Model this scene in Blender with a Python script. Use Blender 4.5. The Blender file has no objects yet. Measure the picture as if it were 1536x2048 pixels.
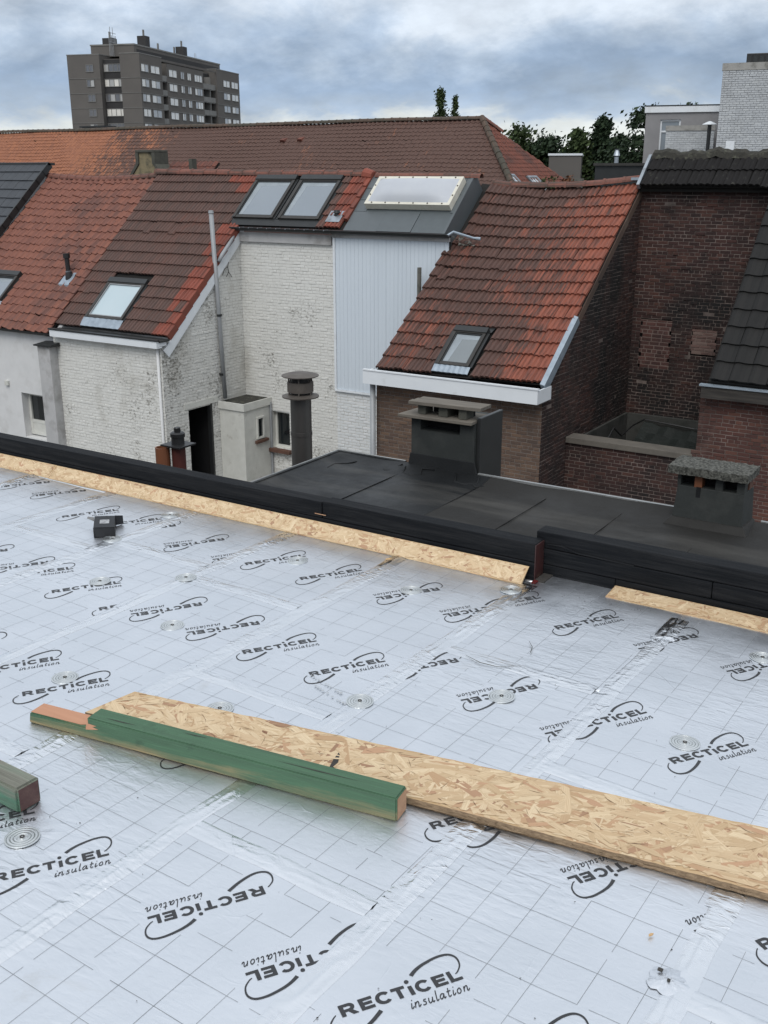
import bpy, bmesh, math, random
from mathutils import Vector, Matrix
random.seed(7)
sc = bpy.context.scene
R = math.radians
# ------------------------------------------------------------------ camera
cam_d = bpy.data.cameras.new("camera"); cam = bpy.data.objects.new("camera", cam_d)
sc.collection.objects.link(cam); sc.camera = cam
CAM = Vector((0, 0, 1.55))
cam.location = CAM
cam.rotation_euler = (R(90 - 18.15), 0, R(32.7))
cam_d.sensor_width = 36; cam_d.lens = 2071 / 2048 * 36
cam_d.clip_start = 0.05; cam_d.clip_end = 3000
# ------------------------------------------------------------------ sky
SUN_EL, SUN_AZ = R(50), R(163)      # azimuth: compass style from +Y, clockwise
w = bpy.data.worlds.new("World"); sc.world = w; w.use_nodes = True
nt = w.node_tree; nt.nodes.clear()
def N(nt, t, **k):
    n = nt.nodes.new(t)
    for a, b in k.items(): setattr(n, a, b)
    return n
def math_n(nt, op, a, b=None, c=None, clamp=False):
    n = N(nt, 'ShaderNodeMath', operation=op, use_clamp=clamp)
    for i, v in enumerate((a, b, c)):
        if v is None: continue
        if isinstance(v, (int, float)): n.inputs[i].default_value = v
        else: nt.links.new(v, n.inputs[i])
    return n.outputs[0]
def mixc(nt, f, a, b, blend='MIX'):
    n = N(nt, 'ShaderNodeMix', data_type='RGBA', blend_type=blend)
    for s, v in ((n.inputs[0], f), (n.inputs[6], a), (n.inputs[7], b)):
        if isinstance(v, (int, float)): s.default_value = v
        elif isinstance(v, tuple): s.default_value = (*v[:3], 1)
        else: nt.links.new(v, s)
    return n.outputs[2]
def ramp(nt, f, stops, interp='LINEAR'):
    n = N(nt, 'ShaderNodeValToRGB'); cr = n.color_ramp; cr.interpolation = interp
    while len(cr.elements) < len(stops): cr.elements.new(.5)
    for e, (p, c) in zip(cr.elements, stops):
        e.position = p; e.color = (*c, 1) if isinstance(c, tuple) else (c, c, c, 1)
    nt.links.new(f, n.inputs[0]); return n.outputs[0]
tc = N(nt, 'ShaderNodeTexCoord'); sep = N(nt, 'ShaderNodeSeparateXYZ')
nt.links.new(tc.outputs['Generated'], sep.inputs[0])
el = math_n(nt, 'ARCSINE', sep.outputs[2])
elc = math_n(nt, 'MAXIMUM', sep.outputs[2], 0.0)
den = math_n(nt, 'ADD', elc, 0.42)
px = math_n(nt, 'DIVIDE', sep.outputs[0], den); py = math_n(nt, 'DIVIDE', sep.outputs[1], den)
comb = N(nt, 'ShaderNodeCombineXYZ'); nt.links.new(px, comb.inputs[0]); nt.links.new(py, comb.inputs[1])
def cloud_noise(scale, detail, rough, off, dist=0.0):
    mp = N(nt, 'ShaderNodeMapping'); mp.inputs['Location'].default_value = off
    nt.links.new(comb.outputs[0], mp.inputs[0])
    n = N(nt, 'ShaderNodeTexNoise'); n.inputs['Scale'].default_value = scale
    n.inputs['Detail'].default_value = detail; n.inputs['Roughness'].default_value = rough
    n.inputs['Distortion'].default_value = dist
    nt.links.new(mp.outputs[0], n.inputs[0]); return n.outputs['Fac']
n1 = cloud_noise(2.0, 7, .58, (3.3, 1.2, 0), .5)
n2 = cloud_noise(8.0, 9, .62, (7.1, 4.4, 0), .15)
n3 = cloud_noise(3.6, 7, .56, (1.9, 9.4, 0), .15)
# layered overcast: pale band at the horizon, blue-grey bank above it, paler overhead
ew = math_n(nt, 'ADD', el, math_n(nt, 'MULTIPLY', math_n(nt, 'SUBTRACT', n1, .5), .17))
ew = math_n(nt, 'ADD', ew, math_n(nt, 'MULTIPLY', math_n(nt, 'SUBTRACT', n2, .5), .06))
t = math_n(nt, 'DIVIDE', ew, 1.5708, clamp=True)
base = ramp(nt, t, [(0.0, (.80, .82, .78)), (.022, (.76, .80, .80)), (.036, (.43, .53, .67)), (.056, (.34, .45, .62)),
                    (.074, (.48, .58, .72)), (.092, (.70, .77, .86)), (.2, (.70, .76, .83)), (.5, (.84, .90, .97)), (1, (1.04, 1.08, 1.14))])
shade = ramp(nt, n3, [(.32, .80), (.5, 1.02), (.68, 1.22)])
wisp = ramp(nt, n2, [(.35, .92), (.62, 1.1)])
cl = mixc(nt, 1.0, base, shade, 'MULTIPLY'); cl = mixc(nt, 1.0, cl, wisp, 'MULTIPLY')
cl = mixc(nt, 1.0, cl, (10, 10, 10), 'MULTIPLY')
sky = N(nt, 'ShaderNodeTexSky', sky_type='NISHITA'); sky.sun_disc = False
sky.sun_elevation = SUN_EL; sky.sun_rotation = SUN_AZ
col = mixc(nt, .93, sky.outputs[0], cl)
bg = N(nt, 'ShaderNodeBackground'); bg.inputs[1].default_value = 0.1
nt.links.new(col, bg.inputs[0]); out = N(nt, 'ShaderNodeOutputWorld'); nt.links.new(bg.outputs[0], out.inputs[0])
# ------------------------------------------------------------------ veiled sun
sl = bpy.data.lights.new("sun", 'SUN'); sl.energy = 1.6; sl.angle = R(35); sl.color = (1, .97, .92)
so = bpy.data.objects.new("sun", sl); sc.collection.objects.link(so)
sd = Vector((math.sin(SUN_AZ) * math.cos(SUN_EL), math.cos(SUN_AZ) * math.cos(SUN_EL), math.sin(SUN_EL)))
so.rotation_euler = (-sd).to_track_quat('-Z', 'Y').to_euler(); so.location = (0, -5, 30)
# ------------------------------------------------------------------ exposure
vs = sc.view_settings; vs.view_transform = 'Standard'; vs.look = 'None'; vs.gamma = 1; vs.exposure = 0
vs.use_curve_mapping = False
sc.render.engine = 'CYCLES'; sc.cycles.max_bounces = 6; sc.cycles.use_denoising = True

# ================================================================== helpers
ROOT = {}                     # object name -> world origin its mesh coordinates are relative to
def setp(o, label=None, cat=None, group=None, kind=None):
    if label: o['label'] = label
    if cat: o['category'] = cat
    if group: o['group'] = group
    if kind: o['kind'] = kind
    return o
def thing(name, loc, label, cat, group=None):
    o = bpy.data.objects.new(name, None); sc.collection.objects.link(o); o.location = loc
    o.empty_display_size = .2
    ROOT[o.name] = Vector(loc); return setp(o, label, cat, group)
class Fr:
    """local frame: p(u, v, w) -> world"""
    def __init__(s, o, u, v, w): s.o, s.u, s.v, s.w = Vector(o), Vector(u).normalized(), Vector(v).normalized(), Vector(w).normalized()
    def p(s, a, b, c=0): return s.o + s.u * a + s.v * b + s.w * c
    def mat(s, a, b, c=0):
        m = Matrix((s.u, s.v, s.w)).transposed().to_4x4(); m.translation = s.p(a, b, c); return m
WORLD = Fr((0, 0, 0), (1, 0, 0), (0, 1, 0), (0, 0, 1))
class MB:
    def __init__(s): s.v = []; s.f = []; s.uv = None
    def vert(s, p): s.v.append(tuple(p)); return len(s.v) - 1
    def face(s, pts):
        i = len(s.v); s.v += [tuple(p) for p in pts]; s.f.append(tuple(range(i, i + len(pts)))); return s
    def box(s, a, b, fr=WORLD):
        (x0, y0, z0), (x1, y1, z1) = a, b; i = len(s.v)
        for z in (z0, z1):
            for x, y in ((x0, y0), (x1, y0), (x1, y1), (x0, y1)): s.v.append(tuple(fr.p(x, y, z)))
        for q in ((3, 2, 1, 0), (4, 5, 6, 7), (0, 1, 5, 4), (1, 2, 6, 5), (2, 3, 7, 6), (3, 0, 4, 7)): s.f.append(tuple(i + k for k in q))
        return s
    def hexa(s, lo, hi):          # two quads of 4 points, lower and upper
        i = len(s.v); s.v += [tuple(p) for p in lo] + [tuple(p) for p in hi]
        for q in ((3, 2, 1, 0), (4, 5, 6, 7), (0, 1, 5, 4), (1, 2, 6, 5), (2, 3, 7, 6), (3, 0, 4, 7)): s.f.append(tuple(i + k for k in q))
        return s
    def prism(s, poly, d):        # polygon of points extruded by vector d
        n = len(poly); i = len(s.v); d = Vector(d); s.v += [tuple(p) for p in poly] + [tuple(Vector(p) + d) for p in poly]
        s.f.append(tuple(range(i + n - 1, i - 1, -1))); s.f.append(tuple(range(i + n, i + 2 * n)))
        for k in range(n): s.f.append((i + k, i + (k + 1) % n, i + n + (k + 1) % n, i + n + k))
        return s
    def tube(s, path, r, n=12, cap=True):
        path = [Vector(p) for p in path]; rings = []
        rr = r if isinstance(r, (list, tuple)) else [r] * len(path)
        for k, p in enumerate(path):
            d = (path[min(k + 1, len(path) - 1)] - path[max(k - 1, 0)]).normalized()
            a = d.orthogonal().normalized() if k == 0 else (s._a - d * s._a.dot(d)).normalized()
            s._a = a; b = d.cross(a); ring = []
            for j in range(n):
                t = 2 * math.pi * j / n; ring.append(s.vert(p + (a * math.cos(t) + b * math.sin(t)) * rr[k]))
            rings.append(ring)
        for A, B in zip(rings, rings[1:]):
            for j in range(n): s.f.append((A[j], A[(j + 1) % n], B[(j + 1) % n], B[j]))
        if cap: s.f.append(tuple(reversed(rings[0]))); s.f.append(tuple(rings[-1]))
        return s
    def lathe(s, c, prof, n=24, cap=True):   # prof: (r, z) from bottom to top, axis Z
        c = Vector(c); rings = []
        for r, z in prof:
            rings.append([s.vert(c + Vector((r * math.cos(2 * math.pi * j / n), r * math.sin(2 * math.pi * j / n), z))) for j in range(n)])
        for A, B in zip(rings, rings[1:]):
            for j in range(n): s.f.append((A[j], A[(j + 1) % n], B[(j + 1) % n], B[j]))
        if cap: s.f.append(tuple(reversed(rings[0]))); s.f.append(tuple(rings[-1]))
        return s
    def mesh(s, name, m, origin=None, smooth=False):
        o = origin or Vector((0, 0, 0))
        me = bpy.data.meshes.new(name); me.from_pydata([(x - o.x, y - o.y, z - o.z) for x, y, z in s.v], [], s.f)
        if s.uv:
            l = me.uv_layers.new(name='UVMap'); l.data.foreach_set('uv', [c for p in s.uv for c in p])
        me.materials.append(m)
        if smooth: me.polygons.foreach_set('use_smooth', [True] * len(me.polygons))
        me.update(); return me
    def build(s, name, m, parent=None, smooth=False, origin=None, bevel=0, **k):
        if parent is not None: o0 = ROOT[parent.name]
        else: o0 = Vector(origin) if origin is not None else Vector((0, 0, 0))
        me = s.mesh(name, m, o0, smooth)
        if bevel:
            bm = bmesh.new(); bm.from_mesh(me); bmesh.ops.remove_doubles(bm, verts=bm.verts, dist=1e-5)
            ed = [e for e in bm.edges if len(e.link_faces) == 2 and e.calc_face_angle(0) > .5]
            bmesh.ops.bevel(bm, geom=ed, offset=bevel, segments=2, profile=.6, affect='EDGES', clamp_overlap=True); bm.to_mesh(me); bm.free()
        o = bpy.data.objects.new(name, me); sc.collection.objects.link(o); o.parent = parent
        if parent is None: o.location = o0
        ROOT[o.name] = o0; return setp(o, **k)
def inst(name, me, parent, mw):
    o = bpy.data.objects.new(name, me); sc.collection.objects.link(o); o.parent = parent
    m = mw.copy(); m.translation = m.translation - ROOT[parent.name]; o.matrix_local = m; return o
# ------------------------------------------------------------------ materials
MATS = {}
def newmat(name):
    m = bpy.data.materials.new(name); m.use_nodes = True; t = m.node_tree; t.nodes.clear()
    b = N(t, 'ShaderNodeBsdfPrincipled'); o = N(t, 'ShaderNodeOutputMaterial'); t.links.new(b.outputs[0], o.inputs[0])
    MATS[name] = m; return m, t, b
def posn(t, scale=(1, 1, 1), rot=(0, 0, 0), obj=False):
    if obj: src = N(t, 'ShaderNodeTexCoord').outputs['Object']
    else: src = N(t, 'ShaderNodeNewGeometry').outputs['Position']
    mp = N(t, 'ShaderNodeMapping'); mp.inputs['Scale'].default_value = scale; mp.inputs['Rotation'].default_value = rot
    t.links.new(src, mp.inputs[0]); return mp.outputs[0]
def noise(t, vec, scale, detail=5, rough=.55, dist=0, out='Fac'):
    n = N(t, 'ShaderNodeTexNoise'); n.inputs['Scale'].default_value = scale; n.inputs['Detail'].default_value = detail
    n.inputs['Roughness'].default_value = rough; n.inputs['Distortion'].default_value = dist
    t.links.new(vec, n.inputs[0]); return n.outputs[out]
def rnd(t):
    a = N(t, 'ShaderNodeObjectInfo').outputs['Random']; g = N(t, 'ShaderNodeNewGeometry').outputs['Random Per Island']
    return math_n(t, 'FRACT', math_n(t, 'ADD', a, g))
def bump(t, b, h, strength=.3, dist=.01):
    n = N(t, 'ShaderNodeBump'); n.inputs['Strength'].default_value = strength; n.inputs['Distance'].default_value = dist
    t.links.new(h, n.inputs['Height']); t.links.new(n.outputs[0], b.inputs['Normal'])
def put(t, b, sock, v):
    if isinstance(v, (int, float)): b.inputs[sock].default_value = v
    elif isinstance(v, tuple): b.inputs[sock].default_value = (*v, 1)
    else: t.links.new(v, b.inputs[sock])
def simple(name, c1, c2=None, scale=6, rough=.6, metal=0, bs=.15, bd=.004, dirt=None, dscale=1.2, dlo=.5, dhi=.7, stretch=(1, 1, 1), island=None, spec=.5):
    m, t, b = newmat(name); p = posn(t, stretch)
    n = noise(t, p, scale, 6, .6)
    c = mixc(t, ramp(t, n, [(.3, 0.), (.7, 1.)]), c1, c2 or tuple(x * .75 for x in c1))
    if island:
        r = rnd(t); c = mixc(t, math_n(t, 'MULTIPLY', r, island[1]), c, island[0])
    if dirt:
        dn = noise(t, posn(t), dscale, 8, .65); c = mixc(t, ramp(t, dn, [(dlo, 0.), (dhi, 1.)]), c, dirt)
    put(t, b, 'Base Color', c); b.inputs['Roughness'].default_value = rough; b.inputs['Metallic'].default_value = metal
    b.inputs['Specular IOR Level'].default_value = spec
    if bs: bump(t, b, noise(t, p, scale * 4, 5, .6), bs, bd)
    return m
def tile_mat(name, c1, c2, c3, moss, lo=.42, hi=.62, rough=.75, grad=None, fine=.5, bigk=1.0, rk=.16, stk=0):
    """c1..c2 per-tile variation; c3 = weathered tone in large patches; moss = dark specks"""
    m, t, b = newmat(name); r = rnd(t)
    c = mixc(t, r, c1, c2)
    p = posn(t); big = math_n(t, 'ADD', math_n(t, 'MULTIPLY', math_n(t, 'SUBTRACT', noise(t, p, .55, 5, .6, .6), .5), bigk), .5)
    if grad: # weathering differs along the roof: (axis, start, end) shifts the patch noise
        s = N(t, 'ShaderNodeSeparateXYZ'); t.links.new(p, s.inputs[0])
        g = math_n(t, 'MULTIPLY', math_n(t, 'DIVIDE', math_n(t, 'SUBTRACT', s.outputs[grad[0]], grad[1]), grad[2] - grad[1], clamp=True), grad[3])
        big = math_n(t, 'SUBTRACT', big, g)
    big = math_n(t, 'ADD', big, math_n(t, 'MULTIPLY', math_n(t, 'SUBTRACT', r, .5), rk))
    streak = noise(t, posn(t, (12, 1.2, 1.2)), 2.5, 5, .6)
    if stk: big = math_n(t, 'ADD', big, math_n(t, 'MULTIPLY', math_n(t, 'SUBTRACT', streak, .5), stk))
    c = mixc(t, ramp(t, big, [(lo, 0.), (hi, 1.)]), c, c3)
    c = mixc(t, math_n(t, 'MULTIPLY', ramp(t, streak, [(.48, 0.), (.75, 1.)]), fine), c, moss)
    sp = noise(t, p, 26, 3, .6); c = mixc(t, ramp(t, sp, [(.60, 0.), (.74, .7)]), c, moss)
    put(t, b, 'Base Color', c); b.inputs['Roughness'].default_value = rough
    bump(t, b, noise(t, p, 60, 4, .6), .25, .004); return m
def brick_mat(name, c1, c2, c3, soot, lo=.5, hi=.68, rough=.9, efflo=None, specks=None):
    m, t, b = newmat(name); r = rnd(t)
    c = ramp(t, r, [(0, c1), (.5, c2), (.85, c3), (1, c1)])
    p = posn(t); c = mixc(t, math_n(t, 'MULTIPLY', noise(t, p, 40, 4, .6), .35), c, soot)
    big = noise(t, posn(t, (1, 1, .7)), .7, 8, .68, .4); c = mixc(t, ramp(t, big, [(lo, 0.), (hi, 1.)]), c, soot)
    if efflo:
        e = noise(t, posn(t, (1, 1, .8)), 1.1, 8, .7, .3); c = mixc(t, ramp(t, e, [(.58, 0.), (.75, .6)]), c, efflo)
    if specks:
        e = noise(t, posn(t, (1, 1, 1.5)), 14, 5, .7); e2 = noise(t, p, .9, 4, .6)
        st_ = noise(t, posn(t, (3.0, 3.0, .16)), 1.6, 6, .65); c = mixc(t, ramp(t, st_, [(.54, 0.), (.78, .35)]), c, (.47, .465, .435))
        sp_ = N(t, 'ShaderNodeSeparateXYZ'); t.links.new(p, sp_.inputs[0])   # algae on the side wall next to its outer corner
        al = math_n(t, 'MULTIPLY', math_n(t, 'SUBTRACT', 1.0, math_n(t, 'DIVIDE', math_n(t, 'ADD', sp_.outputs[1], -16.12), 1.1, clamp=True)), math_n(t, 'GREATER_THAN', sp_.outputs[0], -16.06))
        al = math_n(t, 'MULTIPLY', al, math_n(t, 'GREATER_THAN', sp_.outputs[1], 16.11)); e2 = math_n(t, 'ADD', e2, math_n(t, 'MULTIPLY', al, .17))
        k = math_n(t, 'ADD', math_n(t, 'MULTIPLY', e, .6), math_n(t, 'MULTIPLY', e2, .5)); c = mixc(t, ramp(t, k, [(.62, 0.), (.70, .85)]), c, specks)
    put(t, b, 'Base Color', c); b.inputs['Roughness'].default_value = rough
    bump(t, b, noise(t, p, 55, 5, .65), .5, .006); return m
M = {}
M['render_white'] = simple('white_render', (.66, .66, .66), (.60, .60, .60), 3, .85, dirt=(.42, .41, .39), dscale=.8, dlo=.55, dhi=.8)
M['render_grey'] = simple('grey_cement', (.47, .465, .465), (.40, .40, .40), 4, .9, dirt=(.22, .21, .2), dscale=1.2)
M['pvc_white'] = simple('white_board', (.74, .77, .80), (.70, .73, .76), 3, .45, dirt=(.48, .49, .47), dscale=2, dlo=.58, dhi=.85, bs=.05)
M['clad'] = simple('white_cladding', (.62, .68, .74), (.58, .64, .70), 1.2, .5, bs=.03, stretch=(3, 3, .3))
M['brick_white'] = brick_mat('white_painted_brick', (.735, .735, .71), (.71, .71, .685), (.755, .755, .73), (.34, .32, .27), .56, .80, .8, specks=(.13, .12, .1))
M['mortar_white'] = simple('painted_joint', (.62, .61, .575), (.44, .43, .40), 7, .9)
M['brick_pure'] = brick_mat('fresh_white_brick', (.70, .72, .73), (.66, .68, .69), (.73, .74, .75), (.55, .56, .55), .55, .8, .8)
M['brick_red'] = brick_mat('sooty_red_brick', (.062, .026, .022), (.036, .017, .015), (.090, .038, .028), (.0085, .0075, .0075), .40, .60, .9, efflo=(.085, .058, .05))
M['mortar_red'] = simple('old_mortar', (.22, .175, .155), (.04, .032, .029), 2.2, .95)
M['brick_brown'] = brick_mat('brown_grey_brick', (.14, .085, .06), (.10, .065, .05), (.17, .105, .07), (.05, .04, .035), .5, .7, .9, efflo=(.2, .17, .14))
M['mortar_brown'] = simple('grey_mortar', (.20, .175, .15), (.12, .10, .09), 6, .95)
M['brick_pale'] = brick_mat('pale_painted_brick', (.52, .54, .56), (.46, .48, .50), (.57, .59, .60), (.33, .34, .35), .5, .75, .85)
M['mortar_pale'] = simple('pale_joint', (.27, .28, .29), (.22, .23, .24), 8, .9)
M['tile_a'] = tile_mat('orange_pantile', (.225, .085, .055), (.165, .064, .046), (.115, .052, .041), (.035, .02, .017), .47, .68, fine=.3)
M['tile_b'] = tile_mat('brown_tile', (.108, .056, .044), (.078, .045, .037), (.135, .054, .038), (.03, .022, .018), .55, .72, fine=.45)
M['tile_bred'] = tile_mat('red_verge_tile', (.24, .060, .036), (.18, .05, .032), (.12, .040, .028), (.035, .018, .015), .52, .7, fine=.4)
M['tile_c'] = tile_mat('red_brown_tile', (.27, .080, .046), (.20, .063, .040), (.088, .044, .034), (.022, .014, .012), .30, .46, grad=(0, -8.5, -7.15, .26), fine=.6, bigk=.55, rk=.12, stk=.42)
M['tile_z'] = simple('anthracite_tile', (.022, .025, .031), (.017, .020, .026), 8, .45, bs=.1, island=((.035, .04, .048), .5))
M['tile_e'] = simple('black_concrete_tile', (.013, .013, .013), (.010, .010, .010), 12, .7, bs=.2, island=((.020, .019, .018), .6), spec=.25)
M['tile_d'] = simple('old_concrete_tile', (.014, .013, .013), (.010, .009, .009), 10, .85, bs=.3, spec=.25, dirt=(.07, .07, .058), dscale=7, dlo=.60, dhi=.72)
M['tile_back'] = tile_mat('old_pantile', (.33, .130, .064), (.25, .098, .054), (.098, .052, .040), (.03, .018, .014), .57, .68, grad=(0, -43.0, -37.0, -.30), fine=.35, bigk=.6)
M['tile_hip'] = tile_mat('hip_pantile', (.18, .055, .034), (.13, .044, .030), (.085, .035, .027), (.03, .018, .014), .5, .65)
M['ridge'] = tile_mat('ridge_clay', (.20, .075, .052), (.14, .058, .044), (.080, .046, .036), (.03, .027, .02), .46, .62); M['ridge_old'] = tile_mat('mossy_ridge_clay', (.10, .062, .042), (.075, .05, .036), (.055, .048, .034), (.028, .026, .018), .45, .6, fine=.8)
M['mossy'] = simple('mossy_ridge', (.045, .042, .034), (.022, .022, .018), 14, .95, bs=.6, bd=.02, dirt=(.10, .10, .075), dscale=9, dlo=.55, dhi=.7)
M['under'] = simple('roof_underlay', (.012, .011, .010), None, 4, .95, bs=0)
M['zinc'] = simple('weathered_zinc', (.30, .33, .36), (.42, .46, .5), 7, .42, .75, bs=.2, dirt=(.18, .19, .2), dscale=5)
M['zinc_dark'] = simple('dark_zinc', (.10, .118, .125), (.082, .096, .102), 5, .5, .25, bs=.12, island=((.13, .145, .155), .6))
M['lead'] = simple('lead_flashing', (.36, .42, .48), (.26, .31, .36), 8, .5, .4, bs=.3)
M['dark_metal'] = simple('dark_grey_metal', (.035, .037, .038), (.028, .030, .031), 6, .4, .3, bs=.05)
M['frame_brown'] = simple('dark_brown_frame', (.045, .042, .038), (.03, .028, .026), 6, .45, .2, bs=.05)
M['steel'] = simple('dull_steel', (.16, .155, .15), (.12, .117, .113), 5, .42, .8, bs=.08, stretch=(1, 1, .25))
M['steel_cap'] = simple('rusty_steel', (.15, .135, .12), (.10, .085, .075), 9, .6, .5, bs=.2)
M['black_plastic'] = simple('black_plastic', (.010, .010, .011), (.016, .016, .017), 8, .42, bs=.03)
M['terracotta'] = simple('terracotta_pipe', (.20, .075, .032), (.14, .05, .025), 5, .55, bs=.1, stretch=(1, 1, .3))
M['redpipe'] = simple('red_brown_pipe', (.085, .022, .017), (.06, .016, .013), 5, .5, bs=.08)
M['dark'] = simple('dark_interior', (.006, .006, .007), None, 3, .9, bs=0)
M['grey_pipe'] = simple('grey_pipe', (.33, .345, .36), (.25, .26, .27), 4, .5, .1, bs=.06, stretch=(1, 1, .4))
M['white_paint'] = simple('white_paint', (.64, .64, .60), (.55, .55, .51), 5, .6, bs=.1, dirt=(.3, .28, .24), dscale=4, dlo=.6, dhi=.8)
M['brick_sill'] = simple('brick_sill', (.13, .06, .04), (.08, .045, .032), 12, .85, bs=.3)
M['concrete'] = simple('old_concrete', (.17, .165, .145), (.10, .098, .088), 6, .95, bs=.4, bd=.01, dirt=(.05, .05, .042), dscale=5, dlo=.52, dhi=.68)
M['lichen'] = simple('lichen_concrete', (.16, .16, .14), (.06, .06, .053), 60, .95, bs=.7, bd=.008, dirt=(.028, .028, .024), dscale=55, dlo=.44, dhi=.58)
M['coping'] = simple('coping_stone', (.145, .13, .11), (.10, .09, .078), 4, .95, bs=.3)
M['tarp'] = simple('dark_tarp', (.014, .019, .017), (.010, .013, .012), 4, .6, bs=.4, bd=.03)
M['wood_old'] = simple('weathered_timber', (.06, .053, .046), (.018, .016, .015), 5, .85, bs=.3, stretch=(.4, 3, 6))
M['plank_grey'] = simple('grey_plank', (.17, .15, .125), (.11, .098, .082), 6, .9, bs=.4, stretch=(.6, 4, 4))
def glass(name, c, rough=.06, c2=None, alpha=None):
    m, t, b = newmat(name); p = posn(t)
    put(t, b, 'Base Color', mixc(t, noise(t, p, .8, 3, .5), c, c2 or tuple(x * .8 for x in c))); b.inputs['Roughness'].default_value = rough
    b.inputs['Coat Weight'].default_value = 1; b.inputs['Coat Roughness'].default_value = .03; return m
M['glass_pale'] = glass('pale_blind_glass', (.36, .46, .50), .10, (.46, .54, .57))
M['glass_grey'] = glass('grey_sky_glass', (.165, .20, .235), .05, (.20, .23, .26))
M['glass_c'] = glass('dusty_glass', (.20, .225, .235), .2, (.13, .15, .16))
M['glass_dark'] = glass('dark_glass', (.012, .016, .018), .05)
M['curtain_reflect'] = glass('curtain_reflection_glass', (.88, .84, .76), .1, (.62, .60, .56))  # pale base colour paints the bright sky reflection over the curtains
M['curtain_reflect_mid'] = glass('grey_reflection_glass', (.50, .49, .46), .08, (.30, .30, .30))  # weaker level of the painted sky reflection
M['inner'] = simple('pale_inner_reveal', (.30, .34, .37), None, 3, .5, bs=0)
M['curtain_reflect_dim'] = glass('dim_reflection_glass', (.16, .16, .165), .1, (.09, .09, .1))  # dimmest level of the painted pane reflection
M['dome'] = simple('white_acrylic', (.46, .48, .51), (.42, .44, .48), 2, .38, bs=.02)
M['dome_frame'] = simple('cream_frame', (.66, .64, .56), (.58, .55, .46), 9, .5, bs=.1)
M['tower'] = simple('grey_brown_concrete', (.125, .115, .106), (.105, .097, .09), .3, .85, bs=.05)
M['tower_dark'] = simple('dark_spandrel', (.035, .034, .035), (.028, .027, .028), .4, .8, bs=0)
M['tower_frame'] = simple('tower_window_frame', (.20, .195, .185), None, 1, .6, bs=0)
M['ground'] = simple('yard_ground', (.10, .095, .085), (.07, .065, .06), .4, .95, bs=.1)
M['leaf'] = None
def leaf_mat(name, c1, c2):
    m, t, b = newmat(name); r = rnd(t); put(t, b, 'Base Color', mixc(t, r, c1, c2)); b.inputs['Roughness'].default_value = .7
    b.inputs['Specular IOR Level'].default_value = .25; return m
M['leaf'] = leaf_mat('deciduous_leaf', (.050, .072, .024), (.022, .038, .014))
M['needle'] = leaf_mat('conifer_needle', (.030, .050, .022), (.012, .024, .012))
M['rust_leaf'] = leaf_mat('rust_leaf', (.16, .065, .03), (.08, .035, .018))
M['bark'] = simple('bark', (.06, .045, .033), (.035, .028, .022), 8, .95, bs=.5, stretch=(3, 3, .6))
def bitumen(name, c1, c2, rough):
    m, t, b = newmat(name); p = posn(t)
    c = mixc(t, noise(t, posn(t, (1, .35, 1), (0, 0, .2)), 2.2, 6, .6), c1, c2)
    c = mixc(t, ramp(t, noise(t, posn(t, (.35, 1.6, 1)), 1.6, 7, .62), [(.50, 0.), (.78, .8)]), c, (.075, .072, .066))
    put(t, b, 'Base Color', c); b.inputs['Specular IOR Level'].default_value = .28; put(t, b, 'Roughness', ramp(t, noise(t, p, 3, 5, .6), [(.3, rough - .12), (.7, rough + .15)]))
    h = math_n(t, 'ADD', noise(t, p, 130, 3, .6), math_n(t, 'MULTIPLY', noise(t, p, 5, 4, .55), 2.5))
    bump(t, b, h, .25, .006); return m
M['bitumen_new'] = bitumen('fresh_bitumen', (.0085, .0095, .0105), (.013, .014, .015), .50)
M['bitumen_old'] = bitumen('dull_bitumen', (.017, .0165, .0155), (.023, .022, .0205), .7)
M['bitumen_felt'] = simple('slate_green_felt', (.026, .030, .029), (.018, .021, .021), 5, .8, bs=.4, bd=.005, dirt=(.045, .048, .045), dscale=3, dlo=.5, dhi=.75)
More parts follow.
